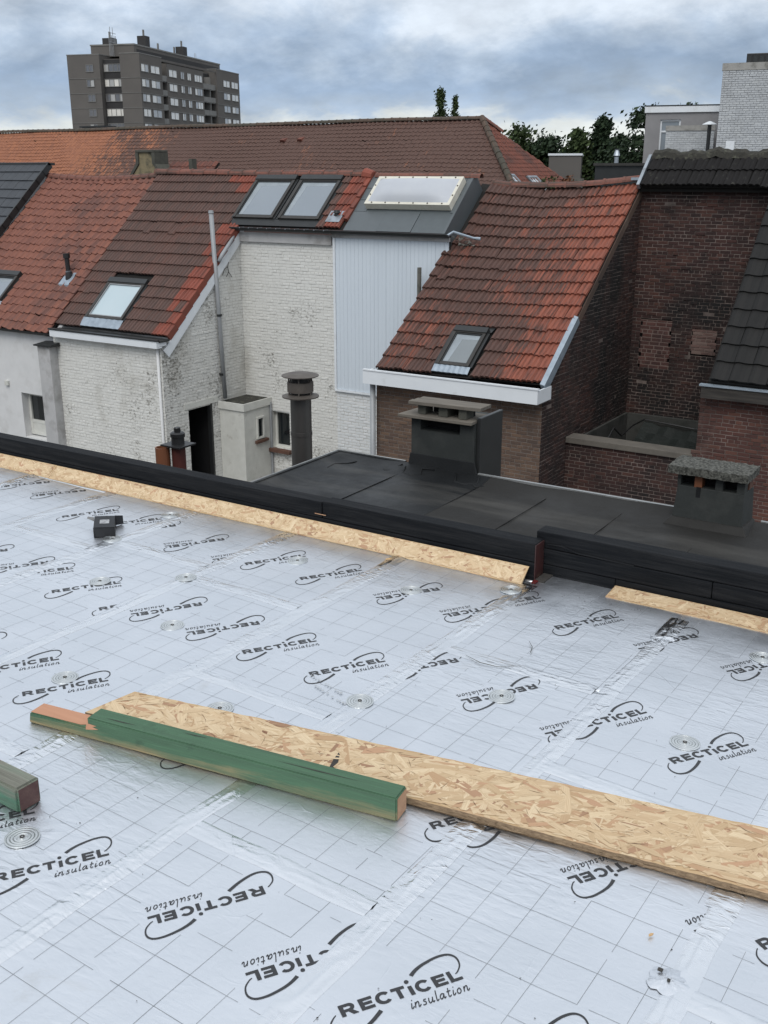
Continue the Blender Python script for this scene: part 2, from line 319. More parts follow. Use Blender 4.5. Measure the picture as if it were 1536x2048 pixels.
# --- aluminium facing of the insulation
def foil(name, c1, c2, rough, wr, crs, bst=.72):
    m, t, b = newmat(name); p = posn(t); ob = N(t, 'ShaderNodeObjectInfo').outputs['Random']
    c = mixc(t, ramp(t, noise(t, p, 2.2, 6, .6), [(.35, 0.), (.7, 1.)]), c1, c2)
    dirt = noise(t, p, 3.1, 9, .72, .5); c = mixc(t, ramp(t, dirt, [(.62, 0.), (.78, .35)]), c, (.50, .47, .42))
    put(t, b, 'Base Color', c); b.inputs['Metallic'].default_value = 1.0
    rr = math_n(t, 'ADD', ramp(t, noise(t, p, 5, 5, .6), [(.3, rough - .05), (.7, rough + .08)]), math_n(t, 'MULTIPLY', ob, .05))
    put(t, b, 'Roughness', rr)
    # fine crumple + short ripples running with the film + a few long creases
    n1 = noise(t, posn(t, (1, 1, 1)), 38, 4, .55, .8)
    n2 = noise(t, posn(t, (.55, 1.5, 1), (0, 0, .5)), 30, 3, .5, 1.2)
    wv = ramp(t, noise(t, p, 2.0, 3, .5), [(.42, 0.), (.62, 1.)])
    vor = N(t, 'ShaderNodeTexVoronoi', feature='DISTANCE_TO_EDGE'); vor.inputs['Scale'].default_value = 4.2
    wp = N(t, 'ShaderNodeVectorMath', operation='ADD'); t.links.new(posn(t), wp.inputs[0])
    nn = N(t, 'ShaderNodeTexNoise'); nn.inputs['Scale'].default_value = 3; t.links.new(posn(t), nn.inputs[0]); nv_ = N(t, 'ShaderNodeVectorMath', operation='SCALE'); nv_.inputs[3].default_value = .22; t.links.new(nn.outputs['Color'], nv_.inputs[0]); t.links.new(nv_.outputs[0], wp.inputs[1])
    t.links.new(wp.outputs[0], vor.inputs['Vector'])
    cr = ramp(t, vor.outputs['Distance'], [(0, 1.), (.012, 0.)]); cr = math_n(t, 'MULTIPLY', cr, ramp(t, noise(t, p, 4.5, 2, .5), [(.55, 0.), (.68, .8)]))
    h = math_n(t, 'ADD', math_n(t, 'MULTIPLY', n1, .35), math_n(t, 'MULTIPLY', math_n(t, 'MULTIPLY', n2, wv), wr))
    rp = ramp(t, noise(t, p, 1.3, 3, .5), [(.5, 0.), (.66, 1.)]); h = math_n(t, 'ADD', h, math_n(t, 'MULTIPLY', math_n(t, 'MULTIPLY', noise(t, posn(t, (1, 2.6, 1), (0, 0, .25)), 17, 2, .45, .6), rp), 2.2)); h = math_n(t, 'ADD', h, math_n(t, 'MULTIPLY', cr, crs)); h = math_n(t, 'ADD', h, math_n(t, 'MULTIPLY', noise(t, p, 7, 3, .5), .8))
    bump(t, b, h, bst, .0036); return m
M['foil'] = foil('aluminium_facing', (.785, .81, .85), (.715, .745, .785), .39, 1.0, .3, .62)
M['tape'] = foil('aluminium_tape', (.84, .86, .89), (.77, .795, .83), .25, 1.7, .6, .95)
M['tape_dark'] = foil('bare_tape', (.50, .50, .50), (.42, .42, .43), .16, .6, .6)
M['disc'] = simple('plated_washer', (.72, .74, .74), (.60, .62, .62), 18, .34, .95, bs=.05)
M['print'] = simple('black_print', (.022, .023, .026), (.030, .031, .034), 60, .45, bs=0)
M['gridprint'] = simple('grey_grid_print', (.16, .17, .18), (.36, .38, .40), 5, .45, bs=0)
M['stamp'] = simple('faint_stamp', (.34, .36, .38), (.44, .46, .48), 60, .5, bs=0)
# --- oriented strand board
def osb(name, c=1.0):
    m, t, b = newmat(name); p0 = posn(t)
    col = None
    for i, (ang, s) in enumerate(((.15, 1.0), (.9, 1.3), (-.55, 1.15), (1.7, 1.5), (-.12, .9))):
        v = N(t, 'ShaderNodeTexVoronoi'); v.inputs['Scale'].default_value = 11 * s
        mp = N(t, 'ShaderNodeMapping'); mp.inputs['Rotation'].default_value = (0, 0, ang); mp.inputs['Scale'].default_value = (1, 5.5, 1); mp.inputs['Location'].default_value = (i * 3.7, i, 0)
        t.links.new(p0, mp.inputs[0]); t.links.new(mp.outputs[0], v.inputs['Vector'])
        s3 = N(t, 'ShaderNodeSeparateColor'); t.links.new(v.outputs['Color'], s3.inputs[0])
        cc = ramp(t, s3.outputs[0], [(0, (.48 * c, .33 * c, .18 * c)), (.35, (.56 * c, .40 * c, .23 * c)), (.75, (.62 * c, .47 * c, .29 * c)), (.95, (.52 * c, .34 * c, .2 * c)), (1, (.40 * c, .24 * c, .14 * c))])
        gr = noise(t, mp.outputs[0], 30, 3, .6); cc = mixc(t, math_n(t, 'MULTIPLY', gr, .3), cc, (.30 * c, .19 * c, .10 * c))
        col = cc if col is None else mixc(t, math_n(t, 'GREATER_THAN', s3.outputs[1], .5), col, cc)
    put(t, b, 'Base Color', col); b.inputs['Roughness'].default_value = .72; b.inputs['Specular IOR Level'].default_value = .3
    bump(t, b, noise(t, p0, 60, 5, .6), .3, .003); return m
M['osb'] = osb('strand_board')
def strand_mat():
    m, t, b = newmat('wood_strand'); r = N(t, 'ShaderNodeNewGeometry').outputs['Random Per Island']
    c = ramp(t, r, [(0, (.68, .54, .355)), (.2, (.52, .375, .225)), (.4, (.72, .58, .39)), (.58, (.58, .43, .265)), (.74, (.68, .53, .345)), (.86, (.46, .31, .18)), (.95, (.50, .305, .19)), (1, (.30, .175, .11))])
    uvn = N(t, 'ShaderNodeUVMap'); mp = N(t, 'ShaderNodeMapping'); mp.inputs['Scale'].default_value = (3, 90, 1); t.links.new(uvn.outputs[0], mp.inputs[0])
    g = noise(t, mp.outputs[0], 5, 4, .65); c = mixc(t, ramp(t, g, [(.4, 0.), (.75, .55)]), c, (.33, .20, .10))
    put(t, b, 'Base Color', c); b.inputs['Roughness'].default_value = .7; b.inputs['Specular IOR Level'].default_value = .3
    bump(t, b, g, .25, .001); return m
M['strand'] = strand_mat()
M['sliver'] = simple('dark_sliver', (.20, .115, .06), (.12, .065, .035), 40, .8, bs=0)
M['osb_edge'] = simple('strand_board_edge', (.44, .31, .19), (.20, .13, .075), 55, .9, bs=.9, bd=.008, stretch=(1, 1, 3))
# --- timbers
def timber(name, top, low, zlo, zhi, grain, axis_rot=0.0, rough=.75, knots=True):
    m, t, b = newmat(name); p = posn(t, (1, 1, 1), (0, 0, axis_rot), obj=True)
    mp = N(t, 'ShaderNodeMapping'); mp.inputs['Scale'].default_value = (.9, 14, 14); t.links.new(p, mp.inputs[0])
    g = noise(t, mp.outputs[0], 3.2, 5, .6, .5)
    s = N(t, 'ShaderNodeSeparateXYZ'); t.links.new(p, s.inputs[0])
    wob = math_n(t, 'ADD', math_n(t, 'MULTIPLY', math_n(t, 'SUBTRACT', noise(t, p, 5, 5, .65), .5), .03), math_n(t, 'MULTIPLY', math_n(t, 'SUBTRACT', g, .5), .075))
    f = math_n(t, 'DIVIDE', math_n(t, 'SUBTRACT', math_n(t, 'ADD', s.outputs[2], wob), zlo), zhi - zlo, clamp=True)
    c = mixc(t, f, low, top); c = mixc(t, ramp(t, g, [(.42, 0.), (.75, .8)]), c, grain)
    mf = N(t, 'ShaderNodeMapping'); mf.inputs['Scale'].default_value = (1.6, 60, 60); t.links.new(p, mf.inputs[0]); fg = noise(t, mf.outputs[0], 4, 4, .65, .3)
    c = mixc(t, ramp(t, fg, [(.50, 0.), (.70, .55)]), c, grain); c = mixc(t, ramp(t, fg, [(.30, .35), (.46, 0.)]), c, tuple(min(1, x * 1.7) for x in top))
    st_ = noise(t, p, 9, 6, .7); c = mixc(t, ramp(t, st_, [(.62, 0.), (.74, .6)]), c, tuple(x * .5 for x in grain))
    if knots:
        v = N(t, 'ShaderNodeTexVoronoi'); v.inputs['Scale'].default_value = 3.1; mk = N(t, 'ShaderNodeMapping'); mk.inputs['Scale'].default_value = (1, 2.2, 2.2)
        t.links.new(p, mk.inputs[0]); t.links.new(mk.outputs[0], v.inputs['Vector'])
        k = ramp(t, v.outputs['Distance'], [(.05, .75), (.12, 0.)]); c = mixc(t, k, c, tuple(x * .35 for x in low))
    ri = N(t, 'ShaderNodeTexWave'); ri.wave_type = 'BANDS'; ri.bands_direction = 'Y'; ri.inputs['Scale'].default_value = 60; ri.inputs['Distortion'].default_value = .4; t.links.new(p, ri.inputs[0])
    put(t, b, 'Base Color', c); b.inputs['Roughness'].default_value = rough
    bump(t, b, math_n(t, 'ADD', fg, math_n(t, 'MULTIPLY', ri.outputs['Fac'], .12)), .5, .003); return m
M['green_wood'] = timber('green_treated_timber', (.062, .135, .076), (.27, .21, .11), .002, .030, (.05, .10, .06))
M['green_wood2'] = timber('weathered_green_timber', (.20, .20, .165), (.065, .16, .105), .035, .072, (.09, .09, .07), knots=False)
M['fresh_cut'] = simple('fresh_cut_wood', (.52, .27, .165), (.44, .22, .13), 5, .75, bs=.2, stretch=(.6, 9, 3))
M['end_pink'] = simple('sawn_end', (.46, .28, .17), (.36, .20, .12), 30, .8, bs=.3)
M['end_red'] = simple('red_sealed_end', (.055, .018, .018), (.11, .06, .05), 26, .6, bs=.3)
M['black_wood'] = timber('black_painted_timber', (.0048, .0058, .0076), (.0042, .005, .0064), 0, .1, (.022, .0225, .024), rough=.66, knots=False); next(n for n in M['black_wood'].node_tree.nodes if n.type == 'BSDF_PRINCIPLED').inputs['Specular IOR Level'].default_value = .12
M['unused'] = simple('grey_worn_black_timber', (.016, .017, .018), (.030, .030, .030), 9, .6, bs=.3, stretch=(.5, 3, 1))
M['carton'] = simple('black_card', (.011, .012, .014), (.016, .017, .020), 12, .5, bs=.04, spec=.3)
M['carton_in'] = simple('grey_board', (.20, .20, .20), (.15, .15, .15), 12, .8, bs=.04)
M['sticker'] = simple('pale_sticker', (.50, .51, .52), (.16, .16, .17), 70, .5, bs=0)
M['chip'] = simple('chip_wood', (.60, .40, .20), (.48, .30, .15), 30, .8, bs=.2)
M['scratch'] = simple('grey_scratch', (.10, .095, .08), (.05, .048, .04), 30, .7, bs=0)
M['speck'] = simple('dark_grit', (.03, .028, .026), (.05, .045, .04), 40, .9, bs=0)

# ================================================================== building blocks for houses
def tile_mesh(name, w, L, mat, prof, lift, lip):
    """one roof tile: x across 0..w, y up the slope 0..L; prof = list of (x fraction, height)"""
    b = MB(); n = len(prof)
    for a in range(n - 1):
        (x0, h0), (x1, h1) = prof[a], prof[a + 1]; x0 *= w; x1 *= w
        b.face([(x0, 0, lift + h0), (x1, 0, lift + h1), (x1, L, .004 + h1), (x0, L, .004 + h0)])
        b.face([(x0, -.001, lift + h0 - lip), (x1, -.001, lift + h1 - lip), (x1, 0, lift + h1), (x0, 0, lift + h0)])
    b.face([(0, 0, lift - lip + prof[0][1]), (0, 0, lift + prof[0][1]), (0, L, .004 + prof[0][1]), (0, L, -.01 + prof[0][1])])
    b.face([(w, 0, lift + prof[-1][1]), (w, 0, lift - lip + prof[-1][1]), (w, L, -.01 + prof[-1][1]), (w, L, .004 + prof[-1][1])])
    return b.mesh(name, mat)
DOUBLE = [(0, .0), (.05, .0), (.13, .022), (.33, .026), (.43, .004), (.52, .002), (.60, .023), (.82, .026), (.92, .002), (.985, .0)]
PAN = [(0, .030), (.09, .046), (.20, .044), (.36, .016), (.58, .0), (.82, .006), (.985, .026)]
FLATT = [(0, .0), (.02, .006), (.5, .007), (.96, .006), (.985, .0)]
ROLL = [(0, .006), (.10, .020), (.26, .026), (.42, .016), (.52, .006), (.75, .0), (.985, .004)]
ROLL2 = [(0, .0), (.08, .022), (.25, .030), (.40, .012), (.55, .0), (.63, .02), (.78, .029), (.92, .010), (.985, .0)]
def tile_roof(parent, fr, cols, rows, wt, e, mat, prof, skip=None, sag=None, limit=300, lift=.030, lip=.024, jit=.004, name='roof_tile', alt=None):
    me = tile_mesh(name, wt, e * 1.14, M[mat], prof, lift, lip)
    me2 = tile_mesh(name, wt, e * 1.14, M[alt[0]], prof, lift, lip) if alt else None
    L = []
    for r in range(rows):
        for c in range(cols):
            u, v = c * wt, r * e
            if skip and skip(u + wt / 2, v + e / 2): continue
            L.append(((fr.p(u, v) - CAM).length, r, c, u, v))
    L.sort()
    rest = MB()
    for k, (_, r, c, u, v) in enumerate(L):
        s = sag(u + wt / 2, v + e / 2) if sag else 0
        mw = fr.mat(u + random.gauss(0, jit * .5), v + random.gauss(0, jit) - (random.uniform(.01, .07) if random.random() < .03 else 0), s + random.uniform(0, jit)) @ Matrix.Rotation(random.gauss(0, jit * 1.6), 4, 'Z')
        if sag:
            ds = (sag(u + wt, v) - sag(u, v)) / wt; mw = mw @ Matrix.Rotation(-math.atan(ds), 4, 'Y')
        mm = me2 if alt and alt[1](u + wt / 2, v + e / 2) else me
        if k < limit: inst(name, mm, parent, mw)
        else:
            i = len(rest.v); rest.v += [tuple(mw @ vv.co) for vv in mm.vertices]; rest.f += [tuple(i + q for q in p.vertices) for p in mm.polygons]
    if rest.f: rest.build('roof_tile_field', M[mat], parent, kind='stuff')
BRICK = {}
def brick_mesh(mat):
    if mat not in BRICK:     # unit brick: x 0..1, y 0..1 (up), z 0..1 outwards, soft edges
        b = MB(); e = .03; f = .10
        o = [(0, 0, -.6), (1, 0, -.6), (1, 1, -.6), (0, 1, -.6)]; mid = [(0, 0, .55), (1, 0, .55), (1, 1, .55), (0, 1, .55)]
        q = [(e, f, 1), (1 - e, f, 1), (1 - e, 1 - f, 1), (e, 1 - f, 1)]
        b.v = o + mid + q
        for k in range(4):
            b.f.append((k, (k + 1) % 4, 4 + (k + 1) % 4, 4 + k)); b.f.append((4 + k, 4 + (k + 1) % 4, 8 + (k + 1) % 4, 8 + k))
        b.f.append((8, 9, 10, 11)); BRICK[mat] = b.mesh('brick', M[mat])
    return BRICK[mat]
def brick_wall(parent, fr, spans, z0, z1, mat, mortar, L=.205, h=.066, joint=.011, proud=.005, vis=None, limit=300, jit=.003, wall='wall', zvis=-9e9, lost=0.0):
    """fr: u along, v up, w outwards. spans(v) -> list of (u0, u1)"""
    back = MB(); n = int(math.ceil((z1 - z0) / h)); todo = []
    for r in range(n):
        za, zb = z0 + r * h, min(z0 + (r + 1) * h, z1)
        for (a, b) in spans((za + zb) / 2):
            if b - a < .02: continue
            back.face([fr.p(a, za), fr.p(b, za), fr.p(b, zb), fr.p(a, zb)])
            if fr.p(a, za).z < zvis: continue
            x = a - (L / 2 if r % 2 else 0) - random.uniform(0, .03)
            if r % 5 == 4: step = L * .52
            else: step = L
            while x < b:
                x0, x1 = max(x, a), min(x + step - joint, b); x += step
                if x1 - x0 > .03 and random.random() >= lost: todo.append((x0, x1, za + joint / 2, zb - joint / 2))
    wo = back.build(wall, M[mortar], parent)
    me = brick_mesh(mat)
    todo.sort(key=lambda q: (fr.p((q[0] + q[1]) / 2, q[2]) - CAM).length)
    rest = MB()
    for k, (x0, x1, a, b) in enumerate(todo):
        mw = fr.mat(x0, a + random.gauss(0, jit * .5), 0) @ Matrix.Rotation(random.gauss(0, jit * 1.5), 4, 'Z') @ Matrix.Diagonal((x1 - x0, b - a, max(.002, proud + random.gauss(0, jit)), 1))
        if k < limit: inst('brick', me, wo, mw)
        else:
            i = len(rest.v); rest.v += [tuple(mw @ vv.co) for vv in me.vertices]; rest.f += [tuple(i + q for q in p.vertices) for p in me.polygons]
    if rest.f: rest.build('brick_field', M[mat], wo, kind='stuff')
    return wo
def holes(a, b, hs):
    """row spans of a wall a..b with rectangular holes (u0, u1, v0, v1)"""
    def f(v):
        s = [(a(v) if callable(a) else a, b(v) if callable(b) else b)]
        for (u0, u1, v0, v1) in hs:
            if v0 <= v <= v1:
                n = []
                for (p, q) in s:
                    if u1 <= p or u0 >= q: n.append((p, q)); continue
                    if u0 > p: n.append((p, u0))
                    if u1 < q: n.append((u1, q))
                s = n
        return s
    return f
def roof_frame(x, y, z, slope, yaw=0):
    c = 1 / math.sqrt(1 + slope * slope); u = Vector((1, 0, 0)); v = Vector((0, c, slope * c)); wv = u.cross(v)
    return Fr((x, y, z), u, v, wv)
def ridge_caps(parent, pts, r=.12, seg=.38, mat='ridge', name='ridge_tile'):
    """half round caps along a polyline, each overlapping the next"""
    b = MB()
    for j in range(9):
        a0, a1 = math.pi * j / 9, math.pi * (j + 1) / 9
        for (x0, r0), (x1, r1) in (((0, r * 1.10), (.12, r * 1.06)), ((.12, r), (1.06, r * .97))):
            b.face([(x0, -math.cos(a0) * r0, math.sin(a0) * r0), (x0, -math.cos(a1) * r0, math.sin(a1) * r0), (x1, -math.cos(a1) * r1, math.sin(a1) * r1), (x1, -math.cos(a0) * r1, math.sin(a0) * r1)])
        b.face([(0, -math.cos(a0) * r * 1.1, math.sin(a0) * r * 1.1), (0, -math.cos(a0) * r * .85, math.sin(a0) * r * .85), (0, -math.cos(a1) * r * .85, math.sin(a1) * r * .85), (0, -math.cos(a1) * r * 1.1, math.sin(a1) * r * 1.1)])
    me = b.mesh(name, M[mat])
    for A, B in zip(pts, pts[1:]):
        A, B = Vector(A), Vector(B); d = B - A; n = max(1, round(d.length / seg)); s = d.length / n; x = d.normalized()
        y = Vector((0, 0, 1)).cross(x).normalized(); z = x.cross(y)
        for k in range(n):
            m = Matrix((x, y, z)).transposed().to_4x4(); m.translation = A + x * (k * s) + Vector((0, 0, random.uniform(-.006, .006)))
            inst(name, me, parent, m @ Matrix.Rotation(random.gauss(0, .012), 4, 'Z') @ Matrix.Diagonal((s, 1, 1, 1)))
def skylight(parent, fr, u0, u1, v0, v1, gl, name='skylight', t=.07, hgt=.09, apron=None, cover=True, label=None, fmat='frame_brown', slat=None):
    """roof window on roof frame fr"""
    b = MB()
    for a, c in (((u0, v0, 0), (u0 + t, v1, hgt)), ((u1 - t, v0, 0), (u1, v1, hgt)), ((u0 + t, v0, 0), (u1 - t, v0 + t, hgt * .9)), ((u0 + t, v1 - t, 0), (u1 - t, v1, hgt))): b.box(a, c, fr)
    o = b.build(name, M[fmat], parent, bevel=.006)
    if label: o['label'] = label
    sb = MB(); s = .028
    for a, c in (((u0 + t, v0 + t, .03), (u0 + t + s, v1 - t, hgt * .82)), ((u1 - t - s, v0 + t, .03), (u1 - t, v1 - t, hgt * .82)), ((u0 + t + s, v0 + t, .03), (u1 - t - s, v0 + t + s, hgt * .8)), ((u0 + t + s, v1 - t - s, .03), (u1 - t - s, v1 - t, hgt * .82))): sb.box(a, c, fr)
    sb.build('sash', M['dark_metal'] if gl != 'glass_pale' else M['grey_pipe'], o)
    MB().box((u0 + t + s, v0 + t + s, .035), (u1 - t - s, v1 - t - s, .05), fr).build('pane', M[gl], o)
    if gl in ('glass_grey', 'glass_c'):
        a_ = t + s; MB().face([fr.p(u0 + a_, v0 + a_, .0512), fr.p(u0 + a_ + .10, v0 + a_, .0512), fr.p(u0 + a_ + .16, v1 - a_ - .12, .0512), fr.p(u1 - a_, v1 - a_ - .10, .0512), fr.p(u1 - a_, v1 - a_, .0512), fr.p(u0 + a_, v1 - a_, .0512)]).build('inner_reveal', M['inner'], o)
    if cover: MB().box((u0 - .012, v1 - t * .6, .01), (u1 + .012, v1 + .10, hgt + .02), fr).build('top_cover', M['dark_metal'], o, bevel=.01)
    MB().box((u1 + .004, v0, .0), (u1 + .06, v1, .055), fr).build('side_flashing', M['dark_metal'], o)
    MB().box((u0 - .06, v0, .0), (u0 - .004, v1, .05), fr).build('side_flashing', M['dark_metal'], o)
    if apron:
        b = MB(); n = 14
        for k in range(n):
            x0 = u0 - .04 + (u1 - u0 + .08) * k / n; x1 = u0 - .04 + (u1 - u0 + .08) * (k + 1) / n; h0, h1 = .052 + .008 * (k % 2), .052 + .008 * ((k + 1) % 2)
            b.face([fr.p(x0, v0 - apron, h0 - .01), fr.p(x1, v0 - apron, h1 - .01), fr.p(x1, v0 - .004, h1 + .012), fr.p(x0, v0 - .004, h0 + .012)])
            b.face([fr.p(x0, v0 - apron, h0 - .03), fr.p(x1, v0 - apron, h1 - .03), fr.p(x1, v0 - apron, h1 - .01), fr.p(x0, v0 - apron, h0 - .01)])
        b.build('lead_apron', M['lead'], o)
    return o
def window(parent, fr, u0, u1, v0, v1, gl, fmat='white_paint', t=.05, depth=.10, name='window', transom=None):
    b = MB()
    for a, c in (((u0, v0, -depth), (u0 + t, v1, -depth + .06)), ((u1 - t, v0, -depth), (u1, v1, -depth + .06)), ((u0 + t, v0, -depth), (u1 - t, v0 + t, -depth + .06)), ((u0 + t, v1 - t, -depth), (u1 - t, v1, -depth + .06))): b.box(a, c, fr)
    if transom: b.box((u0 + t, transom, -depth), (u1 - t, transom + t, -depth + .06), fr)
    o = b.build(name, M[fmat], parent); MB().box((u0 + t, v0 + t, -depth + .005), (u1 - t, v1 - t, -depth + .02), fr).build('pane', M[gl], o); return o
def reveal(b, fr, u0, u1, v0, v1, d):
    """inner faces of an opening, d deep, with its closed back"""
    p = fr.p
    b.face([p(u0, v0, 0), p(u0, v1, 0), p(u0, v1, -d), p(u0, v0, -d)]); b.face([p(u1, v0, 0), p(u1, v0, -d), p(u1, v1, -d), p(u1, v1, 0)])
    b.face([p(u0, v1, 0), p(u1, v1, 0), p(u1, v1, -d), p(u0, v1, -d)]); b.face([p(u0, v0, 0), p(u0, v0, -d), p(u1, v0, -d), p(u1, v0, 0)])
    b.face([p(u0, v0, -d), p(u0, v1, -d), p(u1, v1, -d), p(u1, v0, -d)])
GZ = -7.0
# ================================================================== ground
MB().box((-900, -400, GZ - .4), (500, 900, GZ)).build('ground', M['ground'], kind='structure')
def front(x0, y): return Fr((0, y, 0), (1, 0, 0), (0, 0, 1), (0, -1, 0))     # wall facing the camera: u = X, v = Z
def sideR(x): return Fr((x, 0, 0), (0, 1, 0), (0, 0, 1), (1, 0, 0))           # wall facing +X: u = Y, v = Z

# ---- house A: orange pantiles, white render
hA = thing('row_house', (-21.6, 16.2, GZ), 'white rendered house with orange pantile roof and small black roof pipe', 'house')
b = MB(); fr = front(0, 16.2)
for r in [(-25.5, -20.93, GZ, -2.02), (-20.10, -19.45, GZ, -2.02), (-20.93, -20.10, -3.55, -2.02), (-20.93, -20.10, GZ, -4.66)]:
    b.face([fr.p(r[0], r[2]), fr.p(r[1], r[2]), fr.p(r[1], r[3]), fr.p(r[0], r[3])])
reveal(b, fr, -20.93, -20.10, -4.66, -3.55, .26)
b.prism([(-25.5, 16.5, GZ), (-25.5, 16.5, -1.75), (-25.5, 20.0, 1.3), (-25.5, 23.5, -1.8), (-25.5, 23.5, GZ)], (6.05, 0, 0))
wA = b.build('wall', M['render_white'], hA)
wo = window(hA, fr, -20.93, -20.10, -4.62, -3.56, 'glass_dark', t=.075, depth=.25, transom=-4.32)
MB().box((-20.86, -4.55, -.24), (-20.17, -4.32, -.20), fr).build('lower_panel', M['white_paint'], wo)
MB().box((-21.45, 16.14, -3.42), (-21.33, 16.2, -3.30)).build('wall_box', M['white_paint'], hA, bevel=.008)
b = MB(); b.box((-19.74, 15.86, GZ), (-19.33, 16.195, -2.26)); pil = b.build('flue_pillar', M['render_grey'], hA, bevel=.01)
MB().hexa([(-19.80, 15.80, -2.26), (-19.22, 15.80, -2.26), (-19.22, 16.19, -2.26), (-19.80, 16.19, -2.26)], [(-19.80, 15.80, -2.23), (-19.22, 15.80, -2.21), (-19.22, 16.19, -2.17), (-19.80, 16.19, -2.19)]).build('cap', M['dark_metal'], pil)
b = MB(); n = 8
for k in range(n):
    a0, a1 = math.pi + math.pi * k / n, math.pi + math.pi * (k + 1) / n; q = lambda a, r, x: (x, 16.06 + r * math.cos(a), -1.98 + r * math.sin(a))
    b.face([q(a0, .08, -25.5), q(a1, .08, -25.5), q(a1, .08, -19.44), q(a0, .08, -19.44)]); b.face([q(a0, .07, -25.5), q(a0, .07, -19.44), q(a1, .07, -19.44), q(a1, .07, -25.5)])
b.face([q(math.pi + math.pi * k / n, .08, -19.44) for k in range(n + 1)])
b.build('gutter', M['dark_metal'], hA)
frA = roof_frame(-25.0, 16.02, -2.0, .87); lenA = 3.96 * math.sqrt(1 + .87 ** 2)
rf = MB().face([frA.p(0, 0, -.03), frA.p(5.5, 0, -.03), frA.p(5.5, lenA, -.03), frA.p(0, lenA, -.03)]).build('roof', M['under'], hA)
sagA = lambda u, v: -.05 * (v / lenA) * math.sin(math.pi * min(1, max(0, (u - 1.3) / 4.2)))
def skipA(u, v):
    if 2.36 < u < 3.28 and .70 < v < 1.72: return True
    if u < 1.38 and v > 2.4: return True
    return (4.74 < u < 5.08 and 1.50 < v < 1.85)
tile_roof(rf, frA, 27, 21, .2035, lenA / 21, 'tile_a', PAN, skipA, sagA, 300, .034, .028, .011)
skylight(hA, frA, 2.42, 3.22, .78, 1.62, 'glass_grey', apron=.1, hgt=.12)
ridge_caps(rf, [(-23.75 + .6 * k, 19.98, 1.445 - .09 * math.sin(math.pi * k / 7)) for k in range(8)], .11, .33)
v = MB(); p = frA.p(4.90, 1.70); v.face([frA.p(4.72, 1.47, .05), frA.p(5.08, 1.47, .05), frA.p(5.08, 1.87, .045), frA.p(4.72, 1.87, .045)]); v.face([frA.p(4.72, 1.44, .01), frA.p(5.08, 1.44, .01), frA.p(5.08, 1.47, .05), frA.p(4.72, 1.47, .05)])
vp = MB().tube([p - Vector((0, 0, .05)), p + Vector((0, 0, .06)), p + Vector((0, 0, .17)), p + Vector((-.015, -.0, .20)), p + Vector((-.03, 0, .48)), p + Vector((-.03, 0, .49)), p + Vector((-.033, 0, .60))], [.10, .09, .075, .055, .055, .082, .082], 12).build('vent_pipe', M['black_plastic'], hA)
v.build('flashing', M['lead'], vp); MB().tube([p + Vector((-.01, 0, .165)), p + Vector((-.011, 0, .18))], .08, 12).build('collar', M['zinc'], vp)

# ---- house Z: flat anthracite tiles at the far left
hZ = thing('row_house', (-25.2, 16.2, GZ), 'house with flat anthracite tiles at the left edge, roof sloping down beside the orange pantiles', 'house')
frZ = roof_frame(-28.6, 16.0, -1.78, .9); lenZ = 3.95 * math.sqrt(1.81)
MB().prism([(-28.6, 16.35, GZ), (-28.6, 16.35, -1.7), (-28.6, 19.95, 1.55), (-28.6, 23.5, -1.7), (-28.6, 23.5, GZ)], (4.95, 0, 0)).build('wall', M['render_white'], hZ)
rZ = MB().face([frZ.p(0, 0, -.02), frZ.p(5.0, 0, -.02), frZ.p(5.0, lenZ, -.02), frZ.p(0, lenZ, -.02)]).build('roof', M['under'], hZ)
tile_roof(rZ, frZ, 17, 16, .294, lenZ / 16, 'tile_z', FLATT, None, None, 300, .028, .024, .003)
for k in range(16): MB().box((5.0, lenZ / 16 * k, -.13), (5.05, lenZ / 16 * (k + 1) + .02, .045 - .004 * (k % 2)), frZ).build('verge_tile', M['dark_metal'], rZ)
MB().box((-28.6, 19.90, 1.735), (-23.55, 20.14, 1.80)).build('ridge_board', M['dark_metal'], rZ)

# ---- house B: white painted brick, brown tiles, deep side return
hB = thing('row_house', (-17.7, 16.1, GZ), 'white painted brick house with brown tiled roof and tall grey vent pole', 'house')
MB().prism([(-19.44, 16.16, GZ), (-19.44, 16.16, -1.95), (-19.44, 19.95, 1.35), (-19.44, 23.5, -1.7), (-19.44, 23.5, GZ)], (.12, 0, 0)).build('party_wall', M['render_grey'], hB)
top = lambda y: -1.81 + .9 * (y - 16.3) - .10
fr = front(0, 16.1)
brick_wall(hB, fr, holes(-19.44, -16.03, []), GZ, -2.0, 'brick_white', 'mortar_white', h=.068, proud=.0045, limit=300, zvis=-5.0, jit=.003)
fs = sideR(-16.03)
brick_wall(hB, fs, holes(lambda v: max(16.1, 16.3 + (v + 1.91) / .9), 18.85, [(16.83, 17.62, -5.4, -3.5)]), GZ, .45, 'brick_white', 'mortar_white', h=.068, proud=.0045, limit=300, zvis=-5.4)
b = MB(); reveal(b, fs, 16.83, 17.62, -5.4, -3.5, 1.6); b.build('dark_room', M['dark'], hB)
MB().box((16.70, -3.5, -.05), (17.82, -3.37, .02), fs).build('lintel', M['white_paint'], hB)
b = MB(); b.box((16.83, -5.4, -.25), (16.91, -3.5, -.12), fs); b.box((17.56, -5.4, -.1), (17.62, -3.5, .006), fs); b.build('door_frame', M['dark_metal'], hB)
MB().box((16.75, -5.46, -.3), (17.75, -5.4, .12), fs).build('doorstep', M['concrete'], hB)
fw_ = front(0, 18.85)
brick_wall(hB, fw_, holes(-16.03, -13.36, [(-15.25, -14.74, -4.70, -3.82)]), GZ, .24, 'brick_white', 'mortar_white', h=.068, proud=.0045, limit=300, zvis=-5.3)
